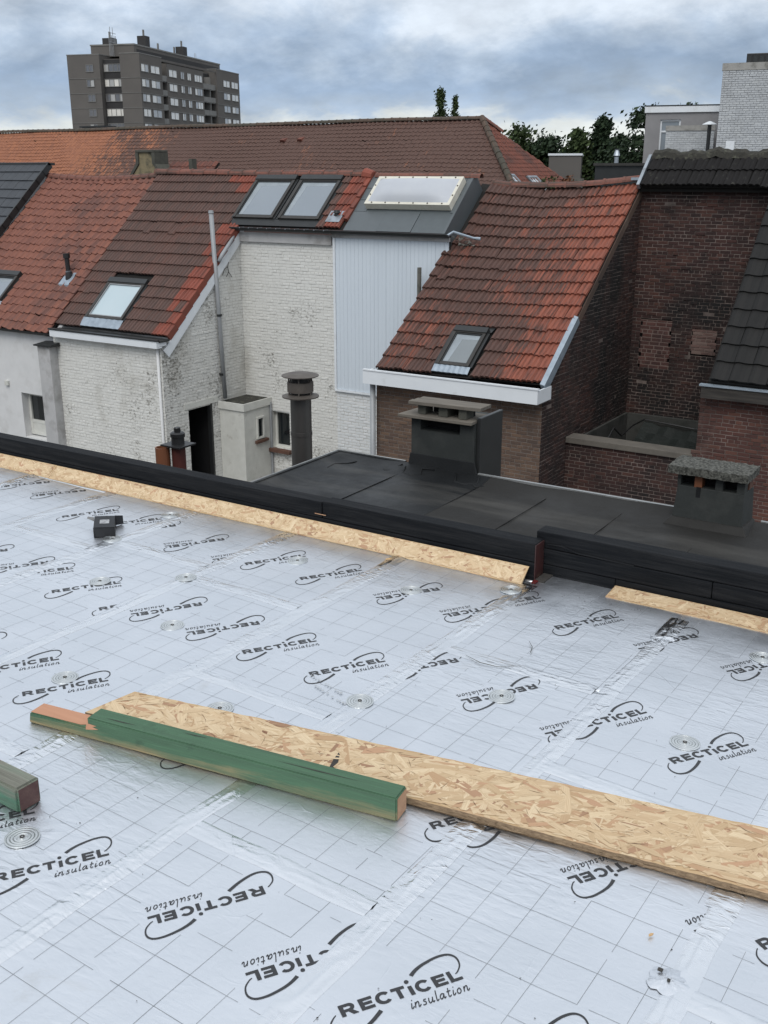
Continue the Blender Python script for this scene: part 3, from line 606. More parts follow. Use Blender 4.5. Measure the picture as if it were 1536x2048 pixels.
b = MB(); reveal(b, fw_, -15.25, -14.74, -4.70, -3.82, .18); b.build('window_reveal', M['white_paint'], hB)
window(hB, fw_, -15.25, -14.74, -4.70, -3.82, 'glass_dark', t=.05, depth=.17)
MB().box((-15.31, 18.72, -4.80), (-14.68, 18.85, -4.71)).build('sill', M['brick_sill'], hB, bevel=.01)
# gutter box and fascia
g = MB().box((-19.34, 15.92, -2.02), (-15.97, 15.95, -1.87)).box((-19.34, 15.95, -2.02), (-15.97, 16.08, -1.99)).box((-16.0, 15.95, -1.985), (-15.97, 16.22, -1.87)).build('gutter', M['pvc_white'], hB)
MB().box((-19.37, 15.90, -1.868), (-15.94, 15.99, -1.83)).box((-19.37, 15.99, -1.90), (-15.94, 16.3, -1.86)).build('gutter_lip', M['dark_metal'], g, bevel=.006)
# verge: white barge board under red verge tiles
frB = roof_frame(-19.53, 16.3, -1.81, .9); lenB = 3.7 * math.sqrt(1.81); eB = lenB / 15
vB = (18.76 - 16.3) * math.sqrt(1.81)
MB().box((3.505, -.30, -.32), (3.545, vB + .05, -.11), frB).build('barge_board', M['pvc_white'], hB)
rB = MB().face([frB.p(0, 0, -.03), frB.p(3.48, 0, -.03), frB.p(3.48, lenB, -.03), frB.p(0, lenB, -.03)]).face([frB.p(3.48, vB, -.03), frB.p(6.42, vB, -.03), frB.p(6.42, lenB, -.03), frB.p(3.48, lenB, -.03)]).build('roof', M['under'], hB)
def skipB(u, v):
    if u > 3.49 and v < vB + .02: return True
    if .74 < u < 2.10 and v < 1.50: return True
    if 3.22 < u < 5.80 and vB + .02 < v < 4.86: return True
    return False
def altB(u, v): return (u > 3.1 and v < 3.3 and (v * 7 + u) % 1.3 > .25) or u > 6.0 or (v > 4.65 and 2.4 < u < 4.4) or (v > 4.3 and 2.9 < u < 3.3)
tile_roof(rB, frB, 31, 15, .205, eB, 'tile_b', DOUBLE, skipB, None, 300, .046, .040, .004, alt=('tile_bred', altB))
for k in range(10): MB().hexa([frB.p(3.49, eB * k, -.11), frB.p(3.55, eB * k, -.11), frB.p(3.55, eB * (k + 1), -.13), frB.p(3.49, eB * (k + 1), -.13)], [frB.p(3.49, eB * k, .055), frB.p(3.55, eB * k, .045), frB.p(3.55, eB * (k + 1), .015), frB.p(3.49, eB * (k + 1), .02)]).build('verge_tile', M['tile_bred'], rB)
for k in range(11, 15): MB().hexa([frB.p(6.37, eB * k - .1, -.10), frB.p(6.46, eB * k - .1, -.10), frB.p(6.46, eB * (k + 1) - .1, -.12), frB.p(6.37, eB * (k + 1) - .1, -.12)], [frB.p(6.37, eB * k - .1, .075), frB.p(6.46, eB * k - .1, .065), frB.p(6.46, eB * (k + 1) - .1, .035), frB.p(6.37, eB * (k + 1) - .1, .04)]).build('verge_tile', M['tile_bred'], rB)
ridge_caps(rB, [(-19.62, 20.0, 1.53), (-16, 19.99, 1.49), (-13.25, 19.98, 1.485)], .12, .40)
MB().tube([(-13.3, 19.98, 1.50), (-13.05, 19.93, 1.47)], [.15, .11], 10).build('ridge_end', M['tile_bred'], rB)
skylight(hB, frB, .83, 2.02, .26, 1.36, 'glass_pale', apron=.24, label='pale lit roof window low on the brown tiled slope')
skylight(hB, frB, 3.31, 4.46, 3.50, 4.74, 'glass_grey', label='left grey roof window of the pair at the ridge')
skylight(hB, frB, 4.61, 5.73, 3.50, 4.74, 'glass_grey', label='right grey roof window of the pair at the ridge')
MB().face([frB.p(3.3, vB + .01, .02), frB.p(5.78, vB + .01, .02), frB.p(5.78, 3.52, .04), frB.p(3.3, 3.52, .04)]).build('lower_flashing', M['dark_metal'], hB)
p = frB.p(6.13, 3.62); vq = MB().tube([p, p + Vector((0, 0, .10)), p + Vector((0, 0, .11)), p + Vector((0, 0, .17))], [.05, .05, .075, .06], 12).build('vent_pipe', M['dark_metal'], hB)
MB().face([frB.p(5.93, 3.45, .065), frB.p(6.30, 3.45, .065), frB.p(6.30, 3.78, .06), frB.p(5.93, 3.78, .06)]).build('flashing', M['zinc'], vq)
def half_gutter(x0, x1, y, z, par, brackets=True):
    b = MB(); n = 8
    q = lambda a, r, x: (x, y + r * math.cos(a), z + r * math.sin(a))
    for k in range(n):
        a0, a1 = math.pi + math.pi * k / n, math.pi + math.pi * (k + 1) / n
        b.face([q(a0, .075, x0), q(a1, .075, x0), q(a1, .075, x1), q(a0, .075, x1)]); b.face([q(a0, .066, x0), q(a0, .066, x1), q(a1, .066, x1), q(a1, .066, x0)])
    b.tube([(x0, y - .075, z), (x1, y - .075, z)], .012, 6)
    for x in (x0, x1): b.face([q(math.pi + math.pi * k / n, .075, x) for k in range(n + 1)])
    g = b.build('gutter', M['dark_metal'], par)
    if brackets:
        k = x0 + .3
        while k < x1: MB().box((k, y - .09, z - .01), (k + .02, y + .07, z + .012)).build('bracket', M['zinc'], g); k += .26
    return g
half_gutter(-16.13, -13.30, 18.69, .37, hB)
MB().box((-16.0, 18.78, .06), (-13.42, 18.83, .27)).build('fascia', M['render_grey'], hB)
MB().tube([(-16.06, 18.69, .31), (-16.04, 18.66, .22), (-15.97, 18.45, .06), (-15.93, 18.1, -.20), (-15.93, 17.98, -.34)], .045, 10).build('gutter_outlet', M['grey_pipe'], hB, smooth=True)
pole = MB().tube([(-15.93, 17.97, -3.44), (-15.96, 17.93, -1.5), (-16.0, 17.88, .70)], .05, 12).build('vent_pole', M['grey_pipe'], hB, smooth=True)
MB().tube([(-16.0, 17.88, .70), (-16.0, 17.88, .76)], [.062, .05], 10).build('pole_cap', M['grey_pipe'], pole)
for z in (-1.55, -2.9): MB().tube([(-15.955 + .01 * (z + 2), 17.935, z), (-15.955 + .01 * (z + 2), 17.935, z + .05)], .06, 12).build('clip', M['dark_metal'], pole)
MB().tube([(-16.09, 16.055, -2.02), (-16.09, 16.055, GZ)], .03, 10).build('downpipe', M['render_white'], hB, smooth=True)
for pts in ([(-16.0, 18.40, -.35), (-15.99, 18.34, -.48), (-15.985, 18.36, -.60), (-15.99, 18.28, -.70)], [(-15.99, 18.34, -.48), (-15.98, 18.22, -.52), (-15.99, 18.15, -.66)], [(-15.985, 18.36, -.60), (-15.98, 18.46, -.72)]): MB().tube(pts, .008, 5).build('loose_wire', M['black_plastic'], hB)
# annex in the corner
b = MB(); b.box((-16.02, 17.86, GZ), (-15.29, 18.84, -3.55)); an = b.build('annex', M['white_paint'], hB)
b = MB().box((-16.028, 17.82, -3.66), (-15.25, 17.86, -3.49)).box((-15.29, 17.86, -3.66), (-15.25, 18.845, -3.49)).build('annex_fascia', M['white_paint'], an)
MB().box((-16.025, 17.865, -3.55), (-15.295, 18.845, -3.512)).build('annex_roof', M['mossy'], an)
f2 = sideR(-15.288); wn = window(an, f2, 18.28, 18.55, -4.40, -3.88, 'glass_dark', t=.04, depth=.02)
MB().box((18.22, -4.50, -.01), (18.66, -4.43, .07), f2).build('annex_sill', M['brick_sill'], an, bevel=.01)
MB().tube([(-15.26, 18.80, -3.60), (-15.26, 18.80, GZ)], .03, 8).build('annex_pipe', M['grey_pipe'], an)

# ---- white cladding house with the acrylic dome
hK = thing('row_house', (-12.0, 18.85, GZ), 'narrow house front of white vertical boards with slate-grey roof and white dome skylight', 'house')
brick_wall(hK, fw_, holes(-13.36, -10.5, []), GZ, -3.08, 'brick_pure', 'mortar_white', h=.068, proud=.0045, limit=300, zvis=-5.3)
MB().face([fw_.p(-13.36, -3.08), fw_.p(-10.5, -3.08), fw_.p(-10.5, .35), fw_.p(-13.36, .35)]).build('board_backing', M['under'], hK)
k = 0; x = -13.33; me = MB().box((0, 0, 0), (.0965, .020, 3.31)).mesh('cladding_board', M['clad'])
grp = bpy.data.objects.new('cladding', MB().box((-13.38, 18.79, -3.13), (-10.55, 18.85, -3.09)).box((-13.39, 18.80, -3.09), (-13.335, 18.85, .22)).mesh('cladding', M['pvc_white'], Vector((-12.0, 18.85, GZ))))
sc.collection.objects.link(grp); grp.parent = hK; ROOT[grp.name] = ROOT[hK.name]
while x < -10.6: inst('cladding_board', me, grp, Matrix.Translation((x, 18.82 + random.uniform(-.002, .002), -3.085))); x += .1
MB().box((-13.40, 18.77, .225), (-10.5, 18.83, .30)).build('fascia', M['render_grey'], hK)
half_gutter(-13.29, -10.47, 18.69, .37, hK, False)
frK = Fr(frB.o, frB.u, frB.v, frB.w)
zb = MB().face([frK.p(6.47, vB, .0), frK.p(8.93, vB, .0), frK.p(8.93, lenB, .0), frK.p(6.47, lenB, .0)]).build('roof', M['zinc_dark'], hK)
for (u0, u1, v0, v1) in [(6.47, 7.30, 3.27, 3.83), (7.31, 8.14, 3.27, 3.84), (8.15, 8.90, 3.27, 3.83), (6.47, 6.78, 3.84, 4.17), (6.47, 6.78, 4.18, 4.52), (6.47, 6.78, 4.53, 4.94), (8.83, 8.90, 3.84, 4.35), (8.83, 8.90, 4.36, 4.94), (6.79, 8.82, 4.72, 4.94)]:
    h = random.uniform(.008, .02); MB().box((u0, v0, 0), (u1, v1, h), frK).build('roof_sheet', M['zinc_dark'], zb)
d = MB(); u0, u1, v0, v1 = 6.77, 8.84, 3.90, 4.72
for a, c in (((u0, v0, .02), (u0 + .07, v1, .17)), ((u1 - .07, v0, .02), (u1, v1, .17)), ((u0 + .07, v0, .02), (u1 - .07, v0 + .07, .17)), ((u0 + .07, v1 - .07, .02), (u1 - .07, v1, .17))): d.box(a, c, frK)
dm = d.build('dome_skylight', M['dome_frame'], hK, bevel=.008); dm['label'] = 'white acrylic dome in a cream bolted frame'
d = MB(); n, m_ = 16, 8
def dz(i, j): a, c = i / n * 2 - 1, j / m_ * 2 - 1; return frK.p(u0 + .06 + (u1 - u0 - .12) * i / n, v0 + .06 + (v1 - v0 - .12) * j / m_, .165 + .13 * (1 - a ** 4) * (1 - c ** 4))
for i in range(n):
    for j in range(m_): d.face([dz(i, j), dz(i + 1, j), dz(i + 1, j + 1), dz(i, j + 1)])
do = d.build('dome', M['dome'], dm, smooth=False)
bm = bmesh.new(); bm.from_mesh(do.data); bmesh.ops.remove_doubles(bm, verts=bm.verts, dist=1e-4); [setattr(f, 'smooth', True) for f in bm.faces]; bm.to_mesh(do.data); bm.free()
bolt = MB().lathe((0, 0, 0), [(.016, 0), (.016, .014), (.008, .02)], 8).mesh('bolt', M['steel_cap'])
for k in range(6):
    for vv in (v0 + .035, v1 - .035): inst('bolt', bolt, dm, frK.mat(u0 + .18 + k * (u1 - u0 - .36) / 5, vv, .17))
for k in (1, 2):
    for uu in (u0 + .035, u1 - .035): inst('bolt', bolt, dm, frK.mat(uu, v0 + k * (v1 - v0) / 3, .17))
# cheek down to the lower neighbour roof, broken mortar at its foot
MB().prism([frK.p(8.90, vB - .05, .02), frK.p(8.90, lenB, .02), frK.p(8.90, lenB, -.6), frK.p(8.90, vB - .05, -.85)], (.06, 0, 0)).build('roof_cheek', M['zinc_dark'], hK)
ridge_caps(zb, [(-13.0, 19.97, 1.46), (-10.45, 19.97, 1.44)], .09, .42)
rb = MB()
for k in range(46):
    p = Vector((-10.40 + random.gauss(.12, .14), 18.95 + random.gauss(0, .13), .16 + random.uniform(-.05, .16))); s = random.uniform(.02, .075)
    q = [p + Vector((random.uniform(-s, s), random.uniform(-s, s), random.uniform(-s, s) * .6)) for _ in range(4)]; rb.face(q[:3]); rb.face([q[0], q[2], q[3]]); rb.face([q[0], q[3], q[1]]); rb.face([q[1], q[3], q[2]])
rb.build('broken_mortar', M['concrete'], hK, kind='stuff')
MB().tube([(-10.52, 18.68, .33), (-10.40, 18.76, .42), (-10.05, 18.98, .30), (-9.92, 19.02, .29)], [.03, .03, .025, .035], 8).build('bent_flashing', M['lead'], hK)
MB().tube([(-11.07, 18.58, GZ), (-11.07, 18.58, -.29)], .045, 10).build('post', M['concrete'], hK)

# ---- house C: red-brown roof
hC = thing('row_house', (-8.9, 16.28, GZ), 'brown brick house with red-brown tiled roof, small roof window and white box gutter', 'house')
slC = .766; frC = roof_frame(-10.67, 16.35, -1.99, slC); lenC = 4.2 * math.sqrt(1 + slC * slC); eC = lenC / 17
sagC = lambda u, v: .10 * u / 3.47 + .16 * max(0, 1 - u / 1.6) * (v / lenC) ** 2 - .07 * 4 * (u / 3.47) * (1 - u / 3.47) * v / lenC
brick_wall(hC, front(0, 16.28), holes(-10.62, -7.2, []), GZ, -2.14, 'brick_brown', 'mortar_brown', h=.066, limit=300, zvis=-5.0)
brick_wall(hC, sideR(-7.2), holes(lambda v: max(16.28, 16.35 + (v + 1.99 + .02) / slC), 20.55, []), GZ, 1.25, 'brick_red', 'mortar_red', h=.066, limit=300, zvis=-4.6, jit=.004, lost=.004)
MB().prism([(-10.6, 16.6, GZ), (-10.6, 16.6, -2.1), (-10.6, 20.5, 1.0), (-10.6, 24.5, -2), (-10.6, 24.5, GZ)], (3.2, 0, 0)).build('core', M['under'], hC)
rC = MB()
for k in range(12):
    ua, ub = 3.47 * k / 12, 3.47 * (k + 1) / 12; rC.face([frC.p(ua, 0, sagC(ua, 0) - .03), frC.p(ub, 0, sagC(ub, 0) - .03), frC.p(ub, lenC, sagC(ub, lenC) - .03), frC.p(ua, lenC, sagC(ua, lenC) - .03)])
rC = rC.build('roof', M['under'], hC)
def skipC(u, v): return (1.19 < u < 2.03 and v < 1.30) or (u < .24 and v > 3.62)
tile_roof(rC, frC, 17, 17, .204, eC, 'tile_c', DOUBLE, skipC, sagC, 300, .050, .044, .008)
skylight(hC, Fr(frC.o + frC.w * .05, frC.u, frC.v, frC.w), 1.26, 1.93, .19, 1.06, 'glass_c', apron=.16, t=.055)
MB().face([frC.p(1.2, 1.1, .07), frC.p(1.99, 1.1, .08), frC.p(2.05, 1.33, .065), frC.p(1.2, 1.33, .055)]).build('upper_flashing', M['dark_metal'], hC)
ridge_caps(rC, [(-10.45 + 3.28 * k / 8, 20.56, 1.285 + .12 * k / 8 - .075 * math.sin(math.pi * k / 8) + (.03 if k == 0 else 0)) for k in range(9)], .105, .41)
MB().hexa([frC.p(3.44, -.06, -.02), frC.p(3.52, -.06, -.04), frC.p(3.52, 1.62, -.01), frC.p(3.44, 1.62, .03)], [frC.p(3.44, -.06, .165), frC.p(3.52, -.06, .135), frC.p(3.52, 1.62, .135), frC.p(3.44, 1.62, .165)]).build('verge_flashing', M['lead'], hC)
MB().box((3.468, 1.62, -.08), (3.484, lenC - .05, .060), frC).build('verge_mortar', M['brick_brown'], hC)
b = MB(); b.box((-10.70, 15.93, -2.20), (-7.14, 15.96, -1.95)); b.box((-7.17, 15.96, -2.20), (-7.14, 16.50, -1.965)); b.box((-10.70, 15.96, -2.20), (-10.67, 16.28, -1.97)); b.box((-10.67, 15.96, -2.20), (-7.17, 16.275, -2.17))
g = b.build('box_gutter', M['pvc_white'], hC); MB().box((-10.69, 15.915, -1.949), (-7.125, 15.975, -1.925)).build('gutter_trim', M['pvc_white'], g)
MB().box((-10.665, 15.965, -2.168), (-7.175, 16.42, -2.06)).build('gutter_lining', M['bitumen_old'], g)
MB().tube([(-10.60, 16.12, -2.2), (-10.60, 16.12, GZ)], .055, 12).build('downpipe', M['grey_pipe'], hC, smooth=True)

# ---- tall brick house D with the two-row capping roof
hD = thing('row_house', (-5.2, 20.55, GZ), 'tall sooty brick wall with two bricked-up patches under a mossy dark tiled capping', 'house')
pat = [(-7.02, -6.38, -2.24, -1.26), (-5.97, -5.48, -1.87, -1.36)]
wd = brick_wall(hD, front(0, 20.55), holes(-7.2, -2.2, pat), -3.22, 1.34, 'brick_red', 'mortar_red', h=.066, limit=300, jit=.005, lost=.006)
M['brick_patch'] = brick_mat('patch_brick', (.10, .04, .032), (.07, .032, .027), (.13, .06, .05), (.03, .02, .02), .5, .7)
M['mortar_patch'] = simple('light_mortar', (.19, .14, .12), (.13, .09, .08), 6, .95)
M['brick_patch2'] = brick_mat('patch_brick_pale', (.17, .10, .085), (.12, .07, .06), (.20, .14, .12), (.06, .04, .035), .5, .7)
brick_wall(hD, front(0, 20.56), lambda v: [(-7.02 + .05 * math.sin(v * 31), -6.38 + .05 * math.sin(v * 23 + 1))], -2.24, -1.26, 'brick_patch', 'mortar_patch', h=.078, joint=.02, wall='bricked_up_opening')
brick_wall(hD, front(0, 20.56), lambda v: [(-5.97 + .02 * math.sin(v * 37), -5.48 + .04 * math.sin(v * 29))], -1.87, -1.36, 'brick_patch2', 'mortar_patch', h=.062, joint=.014, wall='bricked_up_opening')
MB().box((-7.2, 20.62, GZ), (-2.2, 25, 1.3)).build('core', M['under'], hD)
frD = roof_frame(-7.14, 20.27, 1.30, .85)
rD = MB().box((0, .03, -.06), (4.95, .80, -.01), frD).build('roof', M['under'], hD)
tile_roof(rD, frD, 22, 2, .225, .405, 'tile_d', ROLL2, None, None, 300, .04, .035, .006)
rm = MB()
n = 60
for k in range(n):
    x0, x1 = -7.14 + 4.95 * k / n, -7.14 + 4.95 * (k + 1) / n
    h0, h1 = [1.965 + .025 * math.sin(q * 5.1) + .022 * math.sin(q * 13.7 + 1) + .012 * math.sin(q * 37) for q in (x0, x1)]
    for (ya, za), (yb, zb_) in (((20.80, -.17), (20.84, -.06)), ((20.86, -.06), (20.94, 0)), ((20.94, 0), (21.04, 0)), ((21.04, 0), (21.15, -.15))):
        rm.face([(x0, ya, h0 + za), (x1, ya, h1 + za), (x1, yb, h1 + zb_), (x0, yb, h0 + zb_)])
rm.build('mossy_ridge', M['mossy'], rD)
MB().hexa([frD.p(-.07, -.02, -.05), frD.p(-.01, -.02, -.05), frD.p(-.01, .8, -.05), frD.p(-.07, .8, -.05)], [frD.p(-.07, -.02, .06), frD.p(-.01, -.02, .06), frD.p(-.01, .8, .09), frD.p(-.07, .8, .09)]).build('verge_flashing', M['zinc'], rD)
MB().box((-7.38, 20.38, 1.41), (-7.15, 20.6, 1.46)).build('flashing_strip', M['lead'], rD)
MB().box((-7.19, 20.40, 1.20), (-2.2, 20.545, 1.285)).build('eave_board', M['under'], hD)

# ---- terrace between C, D and E
M['cement'] = simple('dark_cement', (.060, .060, .055), (.042, .043, .040), 4, .95, bs=.5, dirt=(.022, .025, .022), dscale=2.5)
tr = thing('terrace', (-6.0, 19, GZ), 'small enclosed terrace behind a coped brick wall, dark netting hung inside', 'terrace')
brick_wall(tr, front(0, 17.42), holes(-7.19, -4.86, []), GZ, -3.17, 'brick_red', 'mortar_red', h=.066, limit=300, zvis=-4.8)
MB().box((-7.185, 17.36, -3.168), (-4.85, 17.74, -3.06)).build('coping', M['coping'], tr, bevel=.012)
b = MB(); b.box((-7.186, 17.75, -4.6), (-7.13, 20.5, -3.19)); b.box((-7.12, 20.44, -4.6), (-2.2, 20.54, -3.19)); b.build('cement_band', M['cement'], tr)
MB().box((-7.12, 17.75, -4.7), (-2.2, 20.43, -4.5)).build('terrace_floor', M['cement'], tr)
t = MB(); nx, ny = 12, 9
def tp(i, j):
    x = -6.72 + 1.95 * i / nx; y = 20.38 - 2.3 * j / ny; z = -3.30 - .10 * math.sin(math.pi * i / nx) - .75 * (j / ny) ** .8 + .03 * math.sin(i * 2.3 + j * 1.7); return (x, y, z)
for i in range(nx):
    for j in range(ny): t.face([tp(i, j), tp(i + 1, j), tp(i + 1, j + 1), tp(i, j + 1)])
t.build('net', M['tarp'], tr, smooth=True)
cb = MB(); pts = [(-7.05, 18.05, -3.28), (-6.97, 18.3, -3.36), (-6.95, 18.9, -3.40), (-6.93, 19.15, -3.22), (-6.85, 19.4, -3.42), (-6.8, 19.9, -3.30), (-6.72, 20.36, -3.26), (-5.7, 20.37, -3.33), (-4.8, 20.35, -3.30)]
cb.tube(pts, .018, 6).build('cable', M['black_plastic'], tr)
MB().box((-5.05, 20.2, -3.42), (-4.93, 20.26, -3.28)).build('junction_box', M['pvc_white'], tr); MB().box((-4.92, 19.5, -3.44), (-4.80, 19.55, -3.38)).build('lamp', M['pvc_white'], tr)

# ---- house E: black concrete tiles, red brick
M['brick_red2'] = brick_mat('red_brick', (.105, .042, .033), (.075, .032, .027), (.14, .06, .043), (.03, .018, .016), .5, .7, .9, efflo=(.16, .11, .095))
hE = thing('row_house', (-3.4, 17.38, GZ), 'red brick house at the right edge with black tile roof and timber eaves board', 'house')
brick_wall(hE, front(0, 17.38), holes(lambda v: -4.80 if v > -3.0 else -4.88, -1.8, []), GZ, -1.98, 'brick_red2', 'mortar_red', h=.066, limit=300, zvis=-4.6, jit=.004)
brick_wall(hE, sideR(-4.75), holes(17.4, 20.5, []), -4.6, -3.0, 'brick_red', 'mortar_red', limit=0)
MB().prism([(-4.74, 17.5, GZ), (-4.74, 17.5, -1.8), (-4.74, 20.5, 1.2), (-4.74, 20.5, GZ)], (3.0, 0, 0)).build('core', M['under'], hE)
slE = 1.03; frE = roof_frame(-4.62, 17.2, -1.72, slE); lE = 3.3 * math.sqrt(1 + slE ** 2)
rE = MB().box((0, 0, -.10), (3.0, lE, -.02), frE).build('roof', M['under'], hE)
tile_roof(rE, frE, 10, 13, .30, lE / 13, 'tile_e', ROLL, None, None, 300, .04, .034, .003)
MB().box((-4.75, 17.16, -2.02), (-1.8, 17.22, -1.82)).build('eaves_board', M['wood_old'], hE)
MB().box((-4.78, 17.13, -1.815), (-1.8, 17.24, -1.785)).build('eaves_flashing', M['lead'], hE)
# ================================================================== long tiled building behind
hL = thing('long_building', (-38, 40, GZ), 'long building with hipped old tile roof, orange at left and brown at right', 'building')
slL = .9; xr = -20.95
MB().box((-66, 36.5, GZ), (xr + 3.5, 43.5, .35)).build('wall', M['brick_red2'], hL)
frL = roof_frame(-66, 36.33, .30, slL); lenL = 3.67 * math.sqrt(1 + slL ** 2); LL = xr + 66
rL = MB().face([(-66, 36.33, .27), (xr + 3.67, 36.33, .27), (xr, 40, 3.57), (-66, 40, 3.57)]).face([(xr + 3.67, 36.33, .27), (xr + 3.67, 43.67, .27), (xr, 40, 3.57)]).face([(xr + 3.67, 43.67, .27), (-66, 43.67, .27), (-66, 40, 3.57), (xr, 40, 3.57)]).build('roof', M['under'], hL)
sagL = lambda u, v: .035 * math.sin(u * .9) * math.sin(v * .8) + .05 * math.exp(-((u - 24.5 + v * .8) / .8) ** 2) * math.sin(math.pi * v / lenL)
tile_roof(rL, frL, int((LL + 3.7) / .23), 21, .23, lenL / 21, 'tile_back', PAN, lambda u, v: u > LL + 3.67 * (1 - v / lenL) or u < 12, sagL, 0, .03, .024, .006)
frH = Fr((xr + 3.67, 36.33, .30), (0, 1, 0), (-1 / math.sqrt(1 + slL ** 2), 0, slL / math.sqrt(1 + slL ** 2)), (0, 0, 1)); frH.w = frH.u.cross(frH.v)
b = MB(); tile_roof(rL, frH, 32, 21, .23, lenL / 21, 'tile_hip', PAN, lambda u, v: abs(u - 3.67) > 3.67 * (1 - v / lenL) - .05, None, 0, .03, .024, .006)
ridge_caps(rL, [(-54 + 4.1 * k, 40, 3.63 + .02 * math.sin(k * 2.1)) for k in range(9)] + [(xr, 40, 3.63)], .13, .40, 'ridge_old')
ridge_caps(rL, [(xr + 3.7, 36.3, .36), (xr, 40, 3.66)], .13, .38, 'ridge_old')
ridge_caps(rL, [(xr, 40, 3.64), (xr + .6, 40.6, 3.12)], .13, .38)
for (u, v) in ((35.35, 3.75), (36.3, 3.78)):
    MB().hexa([frL.p(u, v, .03), frL.p(u + .3, v, .03), frL.p(u + .3, v + .28, .03), frL.p(u, v + .28, .03)], [frL.p(u + .04, v, .17), frL.p(u + .26, v, .17), frL.p(u + .26, v + .28, .05), frL.p(u + .04, v + .28, .05)]).build('vent_tile', M['tile_hip'], rL)
for (u, v, wd_, ht) in ((1.25, 1.0, .5, .7), (2.75, .6, .9, 1.0)):
    skylight(hL, frH, u, u + wd_, v, v + ht, 'glass_pale', apron=.1, fmat='zinc', cover=False)
MB().box((-46.2, 41.6, 3.3), (-44.5, 42.3, 3.86)).box((-46.3, 41.5, 3.86), (-44.4, 42.4, 3.94)).build('chimney', M['dark_metal'], hL)

# stone chimney and small roof just behind the orange pantiles
M['sandstone'] = simple('weathered_sandstone', (.25, .20, .115), (.17, .145, .09), 4, .95, bs=.3, dirt=(.055, .055, .04), dscale=2.5, dlo=.48, dhi=.66)
M['stone_dark'] = simple('mossy_stone', (.08, .08, .065), (.05, .05, .042), 6, .95, bs=.4)
st = thing('stone_chimney', (-29.9, 30, GZ), 'flared sandstone chimney standing before the long orange roof, above the orange pantiles', 'chimney')
MB().prism([(-30.75, 30, GZ), (-29.2, 30, GZ), (-29.2, 30, 1.42), (-29.6, 30, 1.85), (-29.6, 30, 2.27), (-30.35, 30, 2.27), (-30.35, 30, 1.85), (-30.75, 30, 1.42)], (0, .6, 0)).build('stack', M['sandstone'], st, bevel=.02)
MB().box((-30.46, 29.93, 2.27), (-29.47, 30.67, 2.36)).build('cap', M['stone_dark'], st, bevel=.02)
for pts in ([(-30.35, 1.85), (-30.75, 1.42), (-30.95, 1.36), (-30.47, 1.88)], [(-29.6, 1.85), (-29.2, 1.42), (-29.0, 1.36), (-29.48, 1.88)]):
    MB().prism([(x, 29.95, z) for x, z in pts], (0, .7, 0)).build('shoulder_stone', M['stone_dark'], st)
MB().box((-30.47, 29.94, 1.86), (-30.33, 30.66, 2.27)).build('side_stone', M['stone_dark'], st); MB().box((-29.62, 29.94, 1.86), (-29.46, 30.66, 2.27)).build('side_stone', M['stone_dark'], st)
sr = thing('small_roof', (-28.4, 30, GZ), 'low red tiled lean-to roof right of the sandstone chimney', 'roof')
MB().box((-29.2, 30.3, GZ), (-27.0, 32, 1.2)).build('wall', M['brick_red2'], sr)
fs_ = roof_frame(-29.25, 29.6, .9, .9); rr = MB().box((0, 0, -.06), (2.3, 1.5, -.01), fs_).build('roof', M['under'], sr)
tile_roof(rr, fs_, 10, 6, .23, .25, 'tile_hip', PAN, None, None, 300, .03, .024, .005)
MB().box((-27.72, 29.9, 1.0), (-27.56, 30.15, 2.03)).build('chimney_stub', M['stone_dark'], sr)

# ================================================================== tower block
tu = Vector((-.3055, .9522, 0)).normalized(); tv = Vector((-tu.y, tu.x, 0)); TC = Vector((-149.74, 149.86, 0))
tw = thing('tower_block', (TC.x, TC.y, GZ), 'tall grey concrete apartment tower with rows of pale windows on the skyline', 'apartment tower')
class Bx(Fr): pass
T = Bx(TC, tu, tv, (0, 0, 1)); T.u, T.v, T.w = tu, tv, Vector((0, 0, 1))
bd = MB()
bd.box((0, 0, GZ), (9.0, 4.0, 22.4), T).box((0, 8.2, GZ), (9.0, 14.9, 22.35), T).box((1.4, 4.0, GZ), (9.0, 8.2, 21.7), T)
bd.box((9.0, 1.8, GZ), (35.0, 13.5, 21.9), T).box((11.6, 0.25, GZ), (28.6, 1.8, 21.7), T).box((35.0, 0, GZ), (47.6, 14.9, 22.6), T)
bd.build('body', M['tower'], tw)
pr = MB().box((9.0, .15, 21.9), (35, .30, 22.25), T).box((4, 3.0, 22.4), (44, 12, 24.3), T).build('penthouse', M['tower'], tw)
MB().box((3.9, 2.9, 24.3), (44.1, 12.1, 24.55), T).build('roof_edge', M['tower_frame'], pr)
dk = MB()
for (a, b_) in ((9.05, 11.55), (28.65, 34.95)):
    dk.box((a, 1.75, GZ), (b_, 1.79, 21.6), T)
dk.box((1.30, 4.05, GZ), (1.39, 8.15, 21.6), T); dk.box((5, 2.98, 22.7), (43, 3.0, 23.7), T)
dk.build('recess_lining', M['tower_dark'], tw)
rims = MB()
for a in ((-.05, -.05, 9.05, 4.05, 22.4), (-.05, 8.15, 9.05, 14.95, 22.35), (34.95, -.05, 47.65, 14.95, 22.6)): rims.box((a[0], a[1], a[4]), (a[2], a[3], a[4] + .16), T)
rims.build('parapet_cap', M['tower_frame'], tw)
def wmesh(w_, h_, n, name):     # window frame in local x (across), y up, z out
    b = MB(); t = .10
    b.box((0, 0, 0), (w_, t, .08)).box((0, h_ - t, 0), (w_, h_, .08)).box((0, t, 0), (t, h_ - t, .08)).box((w_ - t, t, 0), (w_, h_ - t, .08))
    for k in range(1, n): b.box((w_ * k / n - t / 2, t, 0), (w_ * k / n + t / 2, h_ - t, .08))
    return b.mesh(name, M['tower_frame'])
WM = {}; WR = random.Random(4)
